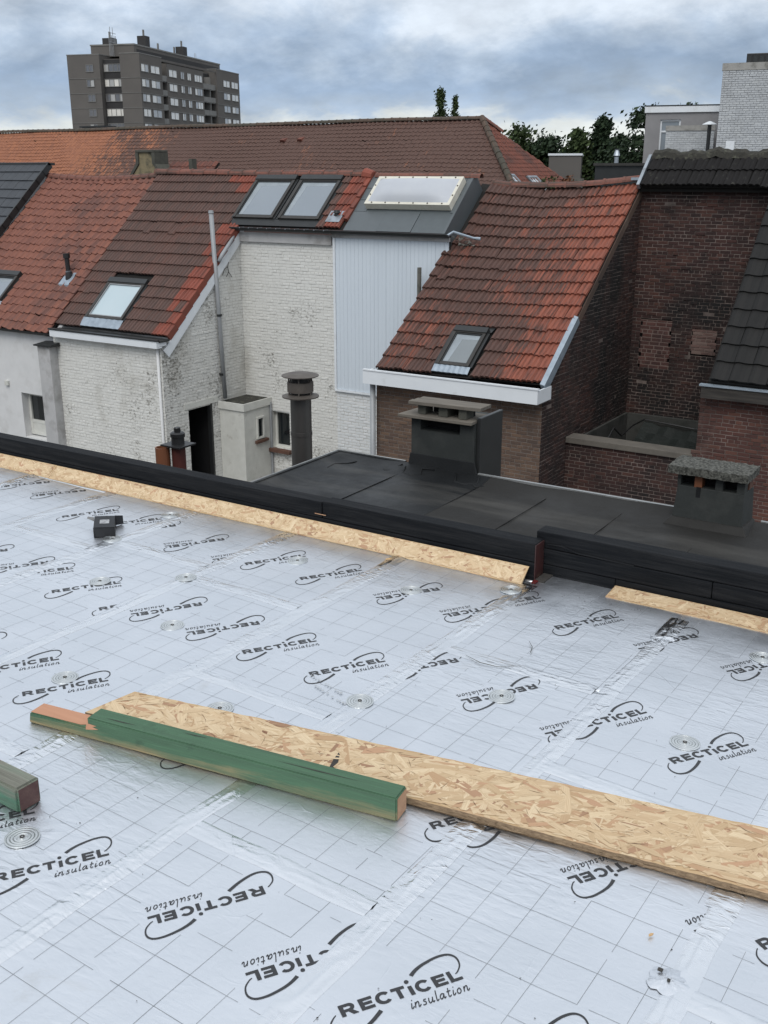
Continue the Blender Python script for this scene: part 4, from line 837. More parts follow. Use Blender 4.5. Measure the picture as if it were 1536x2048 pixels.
def twin(fr, u0, u1, z0, z1, n, lit):
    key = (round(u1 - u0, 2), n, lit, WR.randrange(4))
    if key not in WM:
        WM[key] = (wmesh(u1 - u0, z1 - z0, n, 'window'), [MB().box((.08 + (u1 - u0 - .12) * k / n, .08, .01), (.04 + (u1 - u0 - .12) * (k + 1) / n, z1 - z0 - .08, .03)).mesh('pane', M[('curtain_reflect', 'curtain_reflect', 'curtain_reflect_mid')[(k * 7 + WR.randrange(9)) % 3] if lit else ('curtain_reflect_dim', 'curtain_reflect_mid')[WR.random() < .3]]) for k in range(n)])
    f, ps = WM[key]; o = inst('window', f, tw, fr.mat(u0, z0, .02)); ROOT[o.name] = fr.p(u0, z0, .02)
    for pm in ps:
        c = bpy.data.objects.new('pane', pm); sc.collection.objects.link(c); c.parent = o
fR = Fr(TC, tu, (0, 0, 1), -tv); fLft = Fr(TC, -tv, (0, 0, 1), -tu)   # long face, short face
fRm = Fr(TC + tv * .25, tu, (0, 0, 1), -tv)
sp = MB(); bal = MB()
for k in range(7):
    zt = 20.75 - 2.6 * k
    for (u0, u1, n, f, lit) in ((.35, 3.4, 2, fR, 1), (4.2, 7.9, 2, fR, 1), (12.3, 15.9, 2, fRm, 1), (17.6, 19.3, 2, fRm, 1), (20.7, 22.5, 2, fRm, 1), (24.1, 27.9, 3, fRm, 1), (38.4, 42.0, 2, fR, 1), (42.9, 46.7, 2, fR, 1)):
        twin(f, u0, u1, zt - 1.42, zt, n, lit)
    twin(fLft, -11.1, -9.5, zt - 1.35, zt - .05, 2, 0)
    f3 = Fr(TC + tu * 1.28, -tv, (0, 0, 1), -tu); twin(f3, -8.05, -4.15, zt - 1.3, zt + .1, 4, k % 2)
    for (a, b_) in ((9.05, 11.55), (28.65, 34.95)): bal.box((a, .28, zt - 2.35), (b_, .38, zt - 1.35), T); bal.box((a, .4, zt - 2.5), (b_, 1.75, zt - 2.35), T)
    bal.box((32.2, .4, zt - 2.4), (32.5, 1.75, zt + .1), T)
    sp.box((11.6, .17, zt - 2.55), (28.6, .24, zt - 2.42), T); sp.box((0.0, -.06, zt - 2.5), (9.0, -.01, zt - 2.4), T); sp.box((35.0, -.06, zt - 2.5), (47.6, -.01, zt - 2.4), T)
    sp.box((-.07, .05, zt - 2.5), (-.01, 4.0, zt - 2.42), T); sp.box((-.07, 8.2, zt - 2.5), (-.01, 14.9, zt - 2.42), T)
sp.build('string_course', M['tower_frame'], tw); bal.build('balcony_front', M['tower_frame'], tw)
for (u, v, r, h) in ((6, 9, 1.0, 1.2), (14, 6, .9, 2.4), (22, 7, .7, .8), (31, 6, .9, 2.2), (29.5, 7, .4, .9)):
    MB().box((u - r, v - r, 24.55), (u + r, v + r, 24.55 + h), T).build('roof_vent', M['tower_dark'], tw)
    for q in range(2): MB().tube([T.p(u + .3 * q, v, 24.55 + h), T.p(u + .3 * q, v, 24.55 + h + 1.2)], .13, 6).build('flue', M['tower_frame'], tw)
a = MB()
for k in range(6): a.tube([T.p(2.5 + .5 * k, 7.2, 22.4), T.p(2.5 + .5 * k, 7.2, 27.4 if k in (1, 3) else 26)], .06, 5)
for z in (24.8, 25.6, 26.4): a.tube([T.p(2.4, 7.2, z), T.p(5.2, 7.2, z)], .05, 5)
for u in (37.5, 38.2): a.tube([T.p(u, 6, 22.6), T.p(u, 6, 26.2)], .05, 5)
a.build('antenna', M['grey_pipe'], tw)

# ================================================================== white brick block and grey house, upper right
M['coping_pale'] = simple('pale_concrete', (.36, .35, .33), (.28, .275, .26), 3, .9, bs=.2, dirt=(.15, .145, .13), dscale=3)
wb = thing('white_brick_house', (-9.5, 38.3, GZ), 'tall pale painted brick house with concrete coping and black roof unit, upper right', 'house')
ca, sa = math.cos(R(12)), math.sin(R(12)); fW = Fr((-10.86, 38.18, 0), (ca, sa, 0), (0, 0, 1), (sa, -ca, 0))
brick_wall(wb, fW, holes(0, 5.5, []), -1.0, 4.83, 'brick_pale', 'mortar_pale', h=.072, L=.22, limit=300, zvis=1.5, proud=.012)
MB().box((0, GZ, -6), (5.5, 4.8, -.03), fW).build('core', M['brick_pale'], wb)
MB().box((-.03, 4.83, -6), (5.5, 5.06, .03), fW).build('coping', M['coping_pale'], wb)
ru = MB().box((.70, 5.06, -1.6), (3.5, 5.38, -.4), fW).build('roof_unit', M['black_plastic'], wb, bevel=.02)
for k in range(9): MB().box((.72 + .2 * k, 5.1, -.399), (.86 + .2 * k, 5.3, -.38), fW).build('louvre', M['dark_metal'], ru)
MB().box((.32, 2.28, .0), (.60, 2.58, .05), fW).build('meter_box', M['pvc_white'], wb)
gh = thing('grey_house', (-13, 41.3, GZ), 'grey rendered flat-roofed house with white roof edge and tall window, beside the pale brick house', 'house')
ga = R(15); fG = Fr((-14.33, 40.71, 0), (math.cos(ga), math.sin(ga), 0), (0, 0, 1), (math.sin(ga), -math.cos(ga), 0))
M['render_g2'] = simple('mid_grey_render', (.26, .255, .26), (.23, .225, .23), 3, .9, bs=.05)
b = MB(); b.box((0, GZ, -5), (.55, 3.7, 0), fG).box((1.30, GZ, -5), (3.6, 3.7, 0), fG).box((.55, GZ, -5), (1.30, 1.9, 0), fG).box((.55, 3.45, -5), (1.30, 3.7, 0), fG).box((.55, 1.9, -5), (1.3, 3.45, -.3), fG); b.build('wall', M['render_g2'], gh)
MB().box((-.05, 3.7, -5), (3.7, 3.92, .06), fG).build('roof_edge', M['pvc_white'], gh); MB().box((-.06, 3.92, -5), (3.7, 3.96, .07), fG).build('roof_trim', M['dark_metal'], gh)
window(gh, fG, .55, 1.30, 1.9, 3.45, 'glass_grey', fmat='pvc_white', t=.06, depth=.12, transom=3.0)
lw = thing('garden_wall', (-12.6, 40.2, GZ), 'low pale brick extension with concrete coping before the grey house', 'wall')
fQ = Fr((-13.3, 40.1, 0), (math.cos(R(15)), math.sin(R(15)), 0), (0, 0, 1), (math.sin(R(15)), -math.cos(R(15)), 0))
brick_wall(lw, fQ, holes(0, 1.72, []), .5, 3.02, 'brick_pale', 'mortar_pale', h=.075, L=.22, limit=300, zvis=1.4)
MB().box((0, -2, -.4), (1.72, 3.0, -.02), fQ).build('core', M['brick_pale'], lw)
MB().box((-.02, 3.02, -.4), (1.74, 3.2, .03), fQ).build('coping', M['coping_pale'], lw)
po = thing('patio_umbrella', (-11.5, 39.3, 1.5), 'folded pale parasol top on a dark pole between the pale brick walls', 'parasol')
MB().tube([(-11.5, 39.4, GZ), (-11.5, 39.4, 3.2)], .07, 8).build('pole', M['dark_metal'], po); MB().lathe((-11.5, 39.4, 3.17), [(.26, 0), (.25, .02), (.08, .10), (.02, .12)], 12).build('canopy', M['pvc_white'], po)
ds = thing('flat_roofed_shed', (-22.2, 51, GZ), 'small dark grey flat-roofed building among the trees', 'building')
fS = Fr((-22.75, 50.8, 0), (.93, .368, 0), (0, 0, 1), (.368, -.93, 0))
MB().box((0, GZ, -4), (1.6, 2.36, 0), fS).build('wall', M['tower'], ds); MB().box((-.05, 2.36, -4), (1.65, 2.46, .05), fS).build('roof_edge', M['pvc_white'], ds)
MB().box((-.1, GZ, .5), (1.75, 1.15, 1.0), fS).build('lower_wall', M['tower'], ds); MB().box((-.15, 1.15, .45), (1.8, 1.27, 1.1), fS).build('lower_edge', M['concrete'], ds)
bk = thing('black_flat_roofed_house', (-12.3, 32.6, GZ), 'black flat-roofed extension just above the right end of the red-brown roof ridge', 'building')
fB = Fr((-12.83, 32.16, 0), (.94, .342, 0), (0, 0, 1), (.342, -.94, 0))
MB().box((0, GZ, -3), (2.0, 1.75, 0), fB).build('wall', M['dark_metal'], bk); MB().box((-.06, 1.75, -3), (2.06, 1.83, .08), fB).build('roof_edge', M['frame_brown'], bk)
MB().tube([fB.p(.62, 1.83, -1), fB.p(.62, 2.02, -1)], .07, 8).tube([fB.p(.62, 2.02, -1), fB.p(.62, 2.06, -1), fB.p(.62, 2.22, -1), fB.p(.62, 2.26, -1)], [.05, .11, .06, .08], 8).build('chimney_pot', M['zinc'], bk)
sp_ = thing('church_tower', (-79.6, 186.5, GZ), 'tiny grey church pinnacles far off between the trees', 'church')
MB().box((-81.2, 185.6, GZ), (-79.2, 188, 5.0)).build('tower', M['tower'], sp_)
for dx in (-1.3, -.35, .3): MB().lathe((-79.9 + dx, 186.4, 4.9), [(.3, 0), (.22, .6), (.03, 1.6)], 8).build('pinnacle', M['tower'], sp_)

# ================================================================== trees
def tree(name, label, base, h, rx, crown0, n, leaf, shape, mat, clumps=60, sq=.55, cat='tree', droop=0, cr=(.16, .34)):
    root = thing(name, base, label, cat); B = Vector(base)
    t = MB(); t.tube([B, B + Vector((.05 * rx, 0, h * .4)), B + Vector((0, .04 * rx, h * .93))], [max(.12, h * .018), h * .012, .02], 8)
    cl = []
    for k in range(clumps):
        f = crown0 + (1 - crown0) * random.random() ** .9; a = random.uniform(0, 6.283)
        rr = shape((f - crown0) / (1 - crown0)) * rx * (random.random() ** .45) * random.uniform(.75, 1.12)
        c = B + Vector((math.cos(a) * rr, math.sin(a) * rr, h * f)); cl.append((c, rx * random.uniform(*cr)))
        if k % 2 == 0: t.tube([B + Vector((0, 0, max(h * crown0 * .7, h * f - rr * .6))), c], [h * .006, .012], 5)
    t.build('trunk', M['bark'], root)
    lv = MB(); per = n // clumps
    for c, r in cl:
        for _ in range(per):
            d = Vector((random.gauss(0, 1), random.gauss(0, 1), random.gauss(0, sq))) * r * .62; p = c + d; p.z -= droop * math.hypot(d.x, d.y)
            nn = Vector((random.gauss(0, 1), random.gauss(0, 1), random.gauss(.5, .8))).normalized(); x = nn.orthogonal().normalized(); y = nn.cross(x); s = leaf * random.uniform(.6, 1.3)
            lv.face([p - x * s, p + y * s * .55, p + x * s, p - y * s * .55])
    lv.build('crown', mat, root, kind='stuff'); return root
oval = lambda f: math.sin(math.pi * min(1, .12 + f * .88)) ** .6
col_ = lambda f: (1 - f ** 3) * (.55 + .45 * math.sin(math.pi * min(1, f * 1.6 + .2))) if f < .6 else (1 - ((f - .6) / .4) ** 1.6) * .95
cone = lambda f: (1 - f) * .95 + .05
tree('poplar_tree', 'taller of the two dark poplars above the long roof', (-79.6, 139.0, GZ), 19.6, 1.45, .2, 6000, .19, col_, M['leaf'], 110, 1.3)
tree('poplar_tree', 'shorter right-hand poplar of the pair above the long roof', (-77.75, 140.1, GZ), 18.7, .95, .2, 4200, .17, col_, M['leaf'], 90, 1.4)
tree('broadleaf_tree', 'rounded green tree directly right of the hipped roof end', (-33.0, 68.4, GZ), 11.3, 2.5, .3, 9000, .15, oval, M['leaf'], 90)
tree('broadleaf_tree', 'lower dark tree right of the rounded green tree', (-31.0, 69.0, GZ), 10.6, 2.6, .25, 8000, .15, oval, M['needle'], 80)
tree('broadleaf_tree', 'small dim tree behind the flat-roofed shed', (-28.4, 72.0, GZ), 10.3, 2.4, .25, 6000, .14, oval, M['needle'], 50)
tree('conifer_tree', 'tallest pointed conifer in the right-hand group', (-22.4, 56.9, GZ), 11.5, 2.9, .1, 14000, .11, cone, M['needle'], 340, .35, droop=.7, cr=(.06, .15))
tree('conifer_tree', 'left, shorter conifer with broad skirt of the right-hand group', (-23.5, 56.2, GZ), 10.8, 3.2, .1, 12000, .12, cone, M['leaf'], 340, .35, droop=.7, cr=(.06, .14))
tree('conifer_tree', 'thin conifer between the tall conifer and the broad tree', (-21.0, 56.0, GZ), 10.5, 2.8, .1, 10000, .11, cone, M['needle'], 260, .35, droop=.7, cr=(.06, .15))
tree('broadleaf_tree', 'tall dark broad tree left of the grey rendered house', (-18.6, 53.4, GZ), 11.5, 2.3, .25, 12000, .12, oval, M['needle'], 130)
tree('broadleaf_tree', 'treetop just showing above the grey house roof', (-19.0, 62.0, GZ), 12.3, 1.3, .4, 2400, .12, oval, M['needle'], 50)
tree('shrub', 'rust coloured shrub top beside the black flat-roofed extension', (-13.6, 32.0, -.6), 2.0, .45, .3, 900, .05, oval, M['rust_leaf'], 30, cat='shrub')
tree('shrub', 'small green shrub top left of the rust coloured shrub', (-14.3, 32.0, -.6), 2.05, .5, .3, 900, .05, oval, M['leaf'], 30, cat='shrub')
far = MB()
for k in range(9000):
    a = random.uniform(-1.15, .12); d = random.uniform(230, 330); s = random.uniform(.5, 1.1)
    p = Vector((math.sin(a) * d, math.cos(a) * d, random.uniform(-5, 4.4 + 1.6 * math.sin(a * 23) + 1.0 * math.sin(a * 61))))
    n_ = Vector((random.gauss(0, 1), random.gauss(0, 1), random.gauss(0, .8))).normalized(); x = n_.orthogonal().normalized(); y = n_.cross(x)
    far.face([p - x * s, p + y * s * .7, p + x * s, p - y * s * .7])
far.build('distant_trees', M['needle'], None, kind='stuff')

# ================================================================== neighbouring flat roof
fr_ = thing('flat_roof_building', (-2.5, 5.5, GZ), 'black bitumen flat roof with two chimneys directly beyond the black parapet timbers', 'building')
zr = -.75
MB().box((-4.95, 3.62, GZ), (2.2, 7.02, zr - .06)).build('wall', M['brick_red2'], fr_)
def roof_patch(x0, x1, y0, y1, mat, name):
    b = MB(); nx, ny = max(2, int((x1 - x0) / .12)), 26
    def P(i, j):
        x, y = x0 + (x1 - x0) * i / nx, y0 + (y1 - y0) * j / ny; z = zr + .006 * math.sin(x * 3 + y * 2) + .004 * math.sin(x * 9 - y * 7)
        e = max(0, 1 - abs(7.0 - y) / .17); z += .036 * min(1, e * 1.4) ** 1.5
        if x0 < -4.5: z = max(z, zr + .036 * min(1, max(0, 1 - abs(x + 4.95) / .17) * 1.4) ** 1.5)
        return (x, y, z)
    for i in range(nx):
        for j in range(ny): b.face([P(i, j), P(i + 1, j), P(i + 1, j + 1), P(i, j + 1)])
    return b.build(name, M[mat], fr_, smooth=True)
rn = roof_patch(-4.95, -3.50, 3.62, 7.0, 'bitumen_new', 'bitumen_sheet')
for o_ in (rn, roof_patch(-3.498, 2.2, 3.62, 7.0, 'bitumen_old', 'bitumen_sheet')):
    bm = bmesh.new(); bm.from_mesh(o_.data); bmesh.ops.remove_doubles(bm, verts=bm.verts, dist=1e-4); [setattr(f, 'smooth', True) for f in bm.faces]; bm.to_mesh(o_.data); bm.free()
for x in (-4.22, -3.51): MB().box((x, 5.2, zr + .0), (x + .006, 6.8, zr + .0075)).build('sheet_lap', M['bitumen_new'], fr_)
for x in (-2.95, -2.35, -1.72, -1.05): MB().box((x, 4.6, zr + .0), (x + .005, 6.82, zr + .0065)).build('sheet_lap', M['bitumen_old'], fr_)
MB().box((-4.97, 3.62, zr + .0), (-4.945, 7.02, zr + .042)).build('edge_trim', M['bitumen_new'], fr_)
MB().box((-4.945, 7.0, zr - .1), (-4.29, 7.03, zr + .042)).build('edge_trim', M['bitumen_new'], fr_)
M['alu_trim'] = simple('dull_aluminium_trim', (.42, .43, .43), (.30, .31, .31), 5, .45, .6, bs=.05)
MB().box((-3.62, 7.005, zr - .1), (-2.0, 7.03, zr + .044)).box((-1.45, 7.005, zr - .1), (2.2, 7.03, zr + .044)).build('edge_trim', M['alu_trim'], fr_)
MB().tube([(-4.97, 3.7, zr + .044), (-4.97, 7.02, zr + .044), (-4.3, 7.03, zr + .044)], .006, 5).build('edge_bead', M['alu_trim'], fr_)
MB().lathe((-1.98, 4.95, zr), [(.09, .0), (.085, .012), (.05, .014)], 16).build('roof_patch', M['bitumen_old'], fr_)
# big chimney with felt skin, two plank lids
c1 = MB(); x0, x1, y0, y1 = -4.235, -3.66, 7.01, 7.40
for a in (((x0, y0, zr - 1.5), (x1, y1, -.42)), ((x0, y0, -.42), (x0 + .085, y1, -.305)), ((x1 - .13, y0, -.42), (x1, y1, -.305)), ((x0 + .085, y1 - .1, -.42), (x1 - .13, y1, -.305))): c1.box(*a)
c1o = c1.build('chimney', M['bitumen_felt'], fr_); c1o['label'] = 'large felt-covered chimney with two timber lids'
MB().box((x0 + .086, y0 + .12, -.419), (x1 - .131, y1 - .101, -.31)).build('flue_opening', M['dark'], c1o)
MB().hexa([(-4.32, 6.93, -.315), (-3.66, 6.95, -.315), (-3.655, 7.25, -.305), (-4.26, 7.25, -.305)], [(-4.32, 6.93, -.292), (-3.66, 6.95, -.292), (-3.655, 7.25, -.280), (-4.26, 7.25, -.280)]).build('lower_lid', M['plank_grey'], c1o, bevel=.003)
for a in ((-4.17, -4.10), (-3.98, -3.90), (-3.80, -3.73)): MB().box((a[0], 7.0, -.285), (a[1], 7.12, -.205)).build('lid_block', M['stone_dark'], c1o)
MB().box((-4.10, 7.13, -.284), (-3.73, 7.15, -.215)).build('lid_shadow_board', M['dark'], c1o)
for k in range(3): MB().hexa([(-4.225 + .01 * k, 6.94 + .068 * k, -.205), (-3.60, 6.985 + .06 * k, -.205), (-3.60, 7.042 + .06 * k, -.202), (-4.225 + .01 * k, 7.004 + .068 * k, -.202)], [(-4.225 + .01 * k, 6.94 + .068 * k, -.178), (-3.60, 6.985 + .06 * k, -.178), (-3.60, 7.042 + .06 * k, -.175), (-4.225 + .01 * k, 7.004 + .068 * k, -.175)]).build('upper_lid_plank', M['plank_grey'], c1o, bevel=.003)
MB().box((x1 + .002, y0 + .03, zr - 1.5), (x1 + .035, y1 + .03, -.27)).build('side_panel', M['dark_metal'], c1o, bevel=.006)
MB().hexa([(x0 - .02, y0 - .03, zr), (x1 + .045, y0 - .03, zr), (x1 + .045, y0, zr), (x0 - .03, y0, zr)], [(x0 - .006, y0 - .010, zr + .13), (x1 + .012, y0 - .010, zr + .13), (x1 + .012, y0, zr + .13), (x0 - .006, y0, zr + .13)]).build('base_flashing', M['bitumen_new'], c1o, bevel=.012)
for pts in ([(-4.42, 6.86), (-4.36, 6.80), (-4.30, 6.84), (-4.33, 6.90), (-4.28, 6.95)], [(-4.24, 6.93), (-4.20, 6.82), (-4.12, 6.79), (-4.05, 6.84), (-4.08, 6.92), (-3.98, 6.95)], [(-3.78, 6.95), (-3.72, 6.82), (-3.63, 6.80), (-3.55, 6.86), (-3.58, 6.95)], [(-3.62, 6.88), (-3.52, 6.78), (-3.48, 6.84)], [(-4.80, 6.62), (-4.82, 6.75), (-4.74, 6.82), (-4.70, 6.90)]):
    MB().tube([(x, y, zr + .006 + (.03 if y > 6.9 else 0)) for x, y in pts], [.005, .009, .007, .008, .006, .005][:len(pts)], 6).build('bitumen_bead', M['bitumen_new'], fr_, smooth=True)
# small chimney with pebbled concrete cap and four slots
x0, x1, y0, y1 = -1.995, -1.520, 6.77, 7.02
c2 = MB(); c2.hexa([(x0, y0, zr), (x1, y0, zr), (x1 + .015, y1, zr), (x0, y1, zr)], [(x0 + .02, y0 + .02, -.475), (x1 - .01, y0 + .02, -.475), (x1, y1 - .01, -.475), (x0 + .02, y1 - .01, -.475)])
pier = [(-1.978, -1.955), (-1.862, -1.812), (-1.722, -1.672), (-1.580, -1.530)]
c2o = c2.build('chimney', M['bitumen_felt'], fr_, bevel=.006); c2o['label'] = 'small dark chimney with speckled concrete slab and four slots'
for i, (a, b_) in enumerate(pier): MB().box((a, y0 + .02, -.475), (b_, y0 + .10, -.392)).build('pier', M['terracotta'] if i == 1 else M['bitumen_felt'], c2o)
for i, (a, b_) in enumerate(((-1.978, -1.90), (-1.60, -1.530))): MB().box((a, y1 - .10, -.475), (b_, y1 - .011, -.392)).build('pier', M['brick_sill'], c2o)
MB().box((-1.97, y0 + .11, -.474), (-1.54, y0 + .12, -.40)).build('flue_opening', M['dark'], c2o)
MB().box((-1.845, y0 + .015, -.62), (-1.815, y0 + .021, -.47)).build('felt_tab', M['bitumen_new'], c2o)
sb_ = MB(); nx, ny = 22, 12
def cp(i, j, z): return (-2.035 + .535 * i / nx + random.uniform(-.002, .002), 6.735 + .30 * j / ny + random.uniform(-.002, .002), z + random.uniform(-.004, .004))
gt = [[cp(i, j, -.330) for j in range(ny + 1)] for i in range(nx + 1)]
for i in range(nx):
    for j in range(ny): sb_.face([gt[i][j], gt[i + 1][j], gt[i + 1][j + 1], gt[i][j + 1]])
edge = [gt[i][0] for i in range(nx + 1)] + [gt[nx][j] for j in range(1, ny + 1)] + [gt[i][ny] for i in range(nx - 1, -1, -1)] + [gt[0][j] for j in range(ny - 1, 0, -1)]
lo = [(x, y, -.384 + random.uniform(-.003, .003)) for x, y, z in edge]
for k in range(len(edge)): q = (k + 1) % len(edge); sb_.face([lo[k], lo[q], edge[q], edge[k]])
sb_.face(list(reversed(lo))); sb_.build('cap_slab', M['lichen'], c2o)
MB().hexa([(x0 - .045, y0 - .05, zr + .002), (x1 + .05, y0 - .05, zr + .002), (x1 + .05, y1, zr + .002), (x0 - .045, y1, zr + .002)], [(x0 + .002, y0 - .004, zr + .055), (x1 + .012, y0 - .004, zr + .055), (x1 + .02, y1, zr + .055), (x0 + .002, y1, zr + .055)]).build('base_flashing', M['bitumen_old'], c2o, bevel=.008)

# ================================================================== flues standing beyond the parapet
fl = thing('steel_flue', (-5.79, 7.58, GZ), 'dull steel flue pipe with round rain cap in front of the white brick wall', 'flue pipe')
C0 = Vector((-5.79, 7.58, 0))
MB().lathe(C0, [(.098, GZ), (.098, -.80), (.103, -.80), (.103, -.765), (.098, -.765), (.098, -.452)], 28).build('pipe', M['steel'], fl, smooth=False)
MB().lathe(C0, [(.075, -.452), (.172, -.435), (.174, -.425), (.09, -.405)], 32).build('lower_disc', M['steel_cap'], fl)
MB().lathe(C0, [(.122, -.385), (.122, -.295), (.118, -.292)], 28).build('cowl_band', M['steel_cap'], fl)
MB().lathe(C0, [(.085, -.42), (.085, -.24)], 20).build('inner_pipe', M['black_plastic'], fl)
MB().lathe(C0, [(.172, -.240), (.174, -.232), (.10, -.212), (.01, -.203)], 32).build('rain_cap', M['steel_cap'], fl)
for k in range(6): a = k * math.pi / 3; MB().tube([C0 + Vector((math.cos(a) * .115, math.sin(a) * .115, -.43)), C0 + Vector((math.cos(a) * .115, math.sin(a) * .115, -.235))], .007, 6).build('stay', M['steel_cap'], fl)
tp_ = thing('clay_pipe', (-5.81, 5.78, GZ), 'open terracotta pipe end beside the black cowl', 'pipe')
MB().lathe((-5.81, 5.78, 0), [(.058, GZ), (.058, -.53), (.048, -.53), (.046, -.75)], 24, cap=False).build('pipe', M['terracotta'], tp_)
rc = thing('cowled_pipe', (-5.702, 5.848, GZ), 'red-brown pipe with flat plate and stepped black cowl', 'flue pipe')
Cc = Vector((-5.702, 5.848, 0))
MB().lathe(Cc, [(.056, GZ), (.056, -.515)], 20).build('pipe', M['redpipe'], rc)
MB().box((-5.805, 5.752, -.515), (-5.598, 5.945, -.500)).build('plate', M['black_plastic'], rc, bevel=.003)
MB().lathe(Cc, [(.052, -.50), (.050, -.445), (.058, -.443), (.058, -.415), (.045, -.405), (.026, -.403), (.026, -.372), (.022, -.366)], 24).build('cowl', M['black_plastic'], rc)
# ================================================================== the roof deck: foil faced insulation boards
a_ = R(-1.6); ca, sa = math.cos(a_), math.sin(a_)
D = Fr((0, 0, 0), (ca, sa, 0), (-sa, ca, 0), (0, 0, 1))          # board grid: u along the parapet, v towards it
deck = MB().box((-9, -2.2, -3.0), (2.5, 3.60, -.125)).build('roof_deck', M['ground'], None, kind='structure')
def zt(u, v): return .0012 * math.sin(u * 7.3 + v * 3.1) + .0010 * math.sin(v * 11.7 - u * 5.2) + .0006 * math.sin(u * 23 + v * 17)
US = [-6.93, -6.34, -5.75, -5.16, -4.573, -3.985, -3.41, -2.835, -2.250, -1.664, -1.067, -.455, .145, .74, 1.33]
VS = {-.455: [-.85, .41, 1.695, 2.946], -1.067: [-.15, 1.080, 2.302, 3.62], -1.664: [-.9, .33, 1.557, 2.788], -2.25: [-.3, .93, 2.180, 3.5], -2.835: [-.95, .30, 1.535, 2.768], -3.41: [-.35, .9, 1.655, 2.891], .145: [-.3, 1.1, 2.35], .74: [-.9, .5, 1.75, 3.0]}
VTOP = 3.70
LOGOS = [('U', -0.894, 1.383, -0.894, 1.383), ('U', -0.608, 1.381, -0.613, 1.498), ('U', -0.272, 2.031, -0.346, 1.916), ('I', -1.418, 1.371, -1.418, 1.371), ('I', -1.126, 1.363, -1.158, 1.285), ('U', -1.795, 1.252, -1.795, 1.252), ('U', -2.079, 1.259, -2.048, 1.324), ('U', -1.067, 1.996, -1.143, 1.878), ('U', -0.98, 2.027, -0.969, 1.997), ('I', -0.714, 2.009, -0.767, 1.935), ('I', -0.414, 2.002, -0.495, 1.916), ('I', -1.879, 1.862, -1.876, 1.721), ('U', -0.981, 2.635, -0.956, 2.681), ('I', -1.045, 2.574, -1.113, 2.479), ('U', -0.674, 2.622, -0.674, 2.622), ('I', -1.349, 2.611, -1.349, 2.611), ('I', -1.649, 2.629, -1.6, 2.707), ('U', -1.826, 2.473, -1.826, 2.473), ('U', -2.115, 2.472, -2.115, 2.472), ('U', -2.485, 1.86, -2.485, 1.86), ('U', -2.743, 1.874, -2.731, 1.913), ('I', -2.399, 2.488, -2.399, 2.488), ('I', -2.688, 2.492, -2.688, 2.492), ('U', -2.809, 2.45, -2.862, 2.362), ('U', -3.088, 2.457, -3.088, 2.457), ('U', -3.368, 2.454, -3.324, 2.544), ('I', -3.528, 2.454, -3.528, 2.454), ('I', -3.8, 2.455, -3.747, 2.567), ('U', -3.803, 3.091, -3.803, 3.091), ('U', -3.538, 3.119, -3.523, 3.174), ('I', -3.437, 3.102, -3.384, 3.198), ('I', -3.117, 3.082, -3.117, 3.082), ('I', -2.831, 3.079, -2.886, 2.984), ('U', -2.665, 3.106, -2.665, 3.106), ('U', -2.376, 3.11, -2.376, 3.11), ('I', -2.026, 3.126, -2.026, 3.126), ('I', -1.731, 3.134, -1.801, 3.041), ('U', -1.641, 3.263, -1.585, 3.349), ('U', -1.322, 3.254, -1.322, 3.254), ('I', -1.052, 3.27, -0.995, 3.384), ('I', -1.029, 3.266, -1.102, 3.149), ('I', -0.729, 3.27, -0.795, 3.189), ('I', -4.22, 3.241, -4.22, 3.241), ('I', -4.497, 3.236, -4.484, 3.267)]
# the same print goes on over the boards that are only seen from other places
for v_ in (.02, .63):
    for k in range(12): LOGOS.append(('U' if (k + round(v_ * 3)) % 2 else 'I', -3.2 + .29 * k, v_ + .012 * k, -3.2 + .29 * k, v_ + .012 * k))
for v_ in (1.25, 1.86):
    for k in range(6): LOGOS.append(('U' if k % 2 else 'I', -3.05 - .30 * k, v_, -3.05 - .30 * k, v_))
for v_ in (1.40, 2.64, 3.27):
    for k in range(4): LOGOS.append(('I' if k % 2 else 'U', -.02 + .30 * k + (.08 if v_ > 3 else 0), v_ + .02 * k, -.02 + .30 * k, v_ + .02 * k))
LW = .262; LANG = R(57.4)
# lettering in logo units: x along the base line 0..1, cap height .114
CAPH = .114
def ring(cx, cy, rx, ry, t, a0, a1, n=14, tx=None):
    out = []
    for k in range(n):
        b0, b1 = a0 + (a1 - a0) * k / n, a0 + (a1 - a0) * (k + 1) / n; tx_ = tx or t
        out.append([(cx + rx * math.cos(b0), cy + ry * math.sin(b0)), (cx + rx * math.cos(b1), cy + ry * math.sin(b1)), (cx + (rx - tx_) * math.cos(b1), cy + (ry - t) * math.sin(b1)), (cx + (rx - tx_) * math.cos(b0), cy + (ry - t) * math.sin(b0))])
    return out
def rect(x0, y0, x1, y1): return [(x0, y0), (x1, y0), (x1, y1), (x0, y1)]
def letter_E(x): H, s, b = CAPH, .034, .026; return [rect(x, 0, x + s, H), rect(x + s, 0, x + .110, b), rect(x + s, H - b, x + .110, H), rect(x + s, (H - b) / 2 + .001, x + .100, (H + b) / 2 + .001)]
def letter_C(x): return ring(x + .064, CAPH / 2, .066, CAPH / 2 + .003, .026, R(40), R(320), 18, .033)
def strip(pts, ws):
    out = []
    L, Rr = [], []
    for k, (x, y) in enumerate(pts):
        x0, y0 = pts[max(k - 1, 0)]; x1, y1 = pts[min(k + 1, len(pts) - 1)]; d = math.hypot(x1 - x0, y1 - y0) or 1; nx, ny = -(y1 - y0) / d, (x1 - x0) / d; h = ws[k] / 2
        L.append((x + nx * h, y + ny * h)); Rr.append((x - nx * h, y - ny * h))
    for k in range(len(pts) - 1): out.append([Rr[k], Rr[k + 1], L[k + 1], L[k]])
    return out
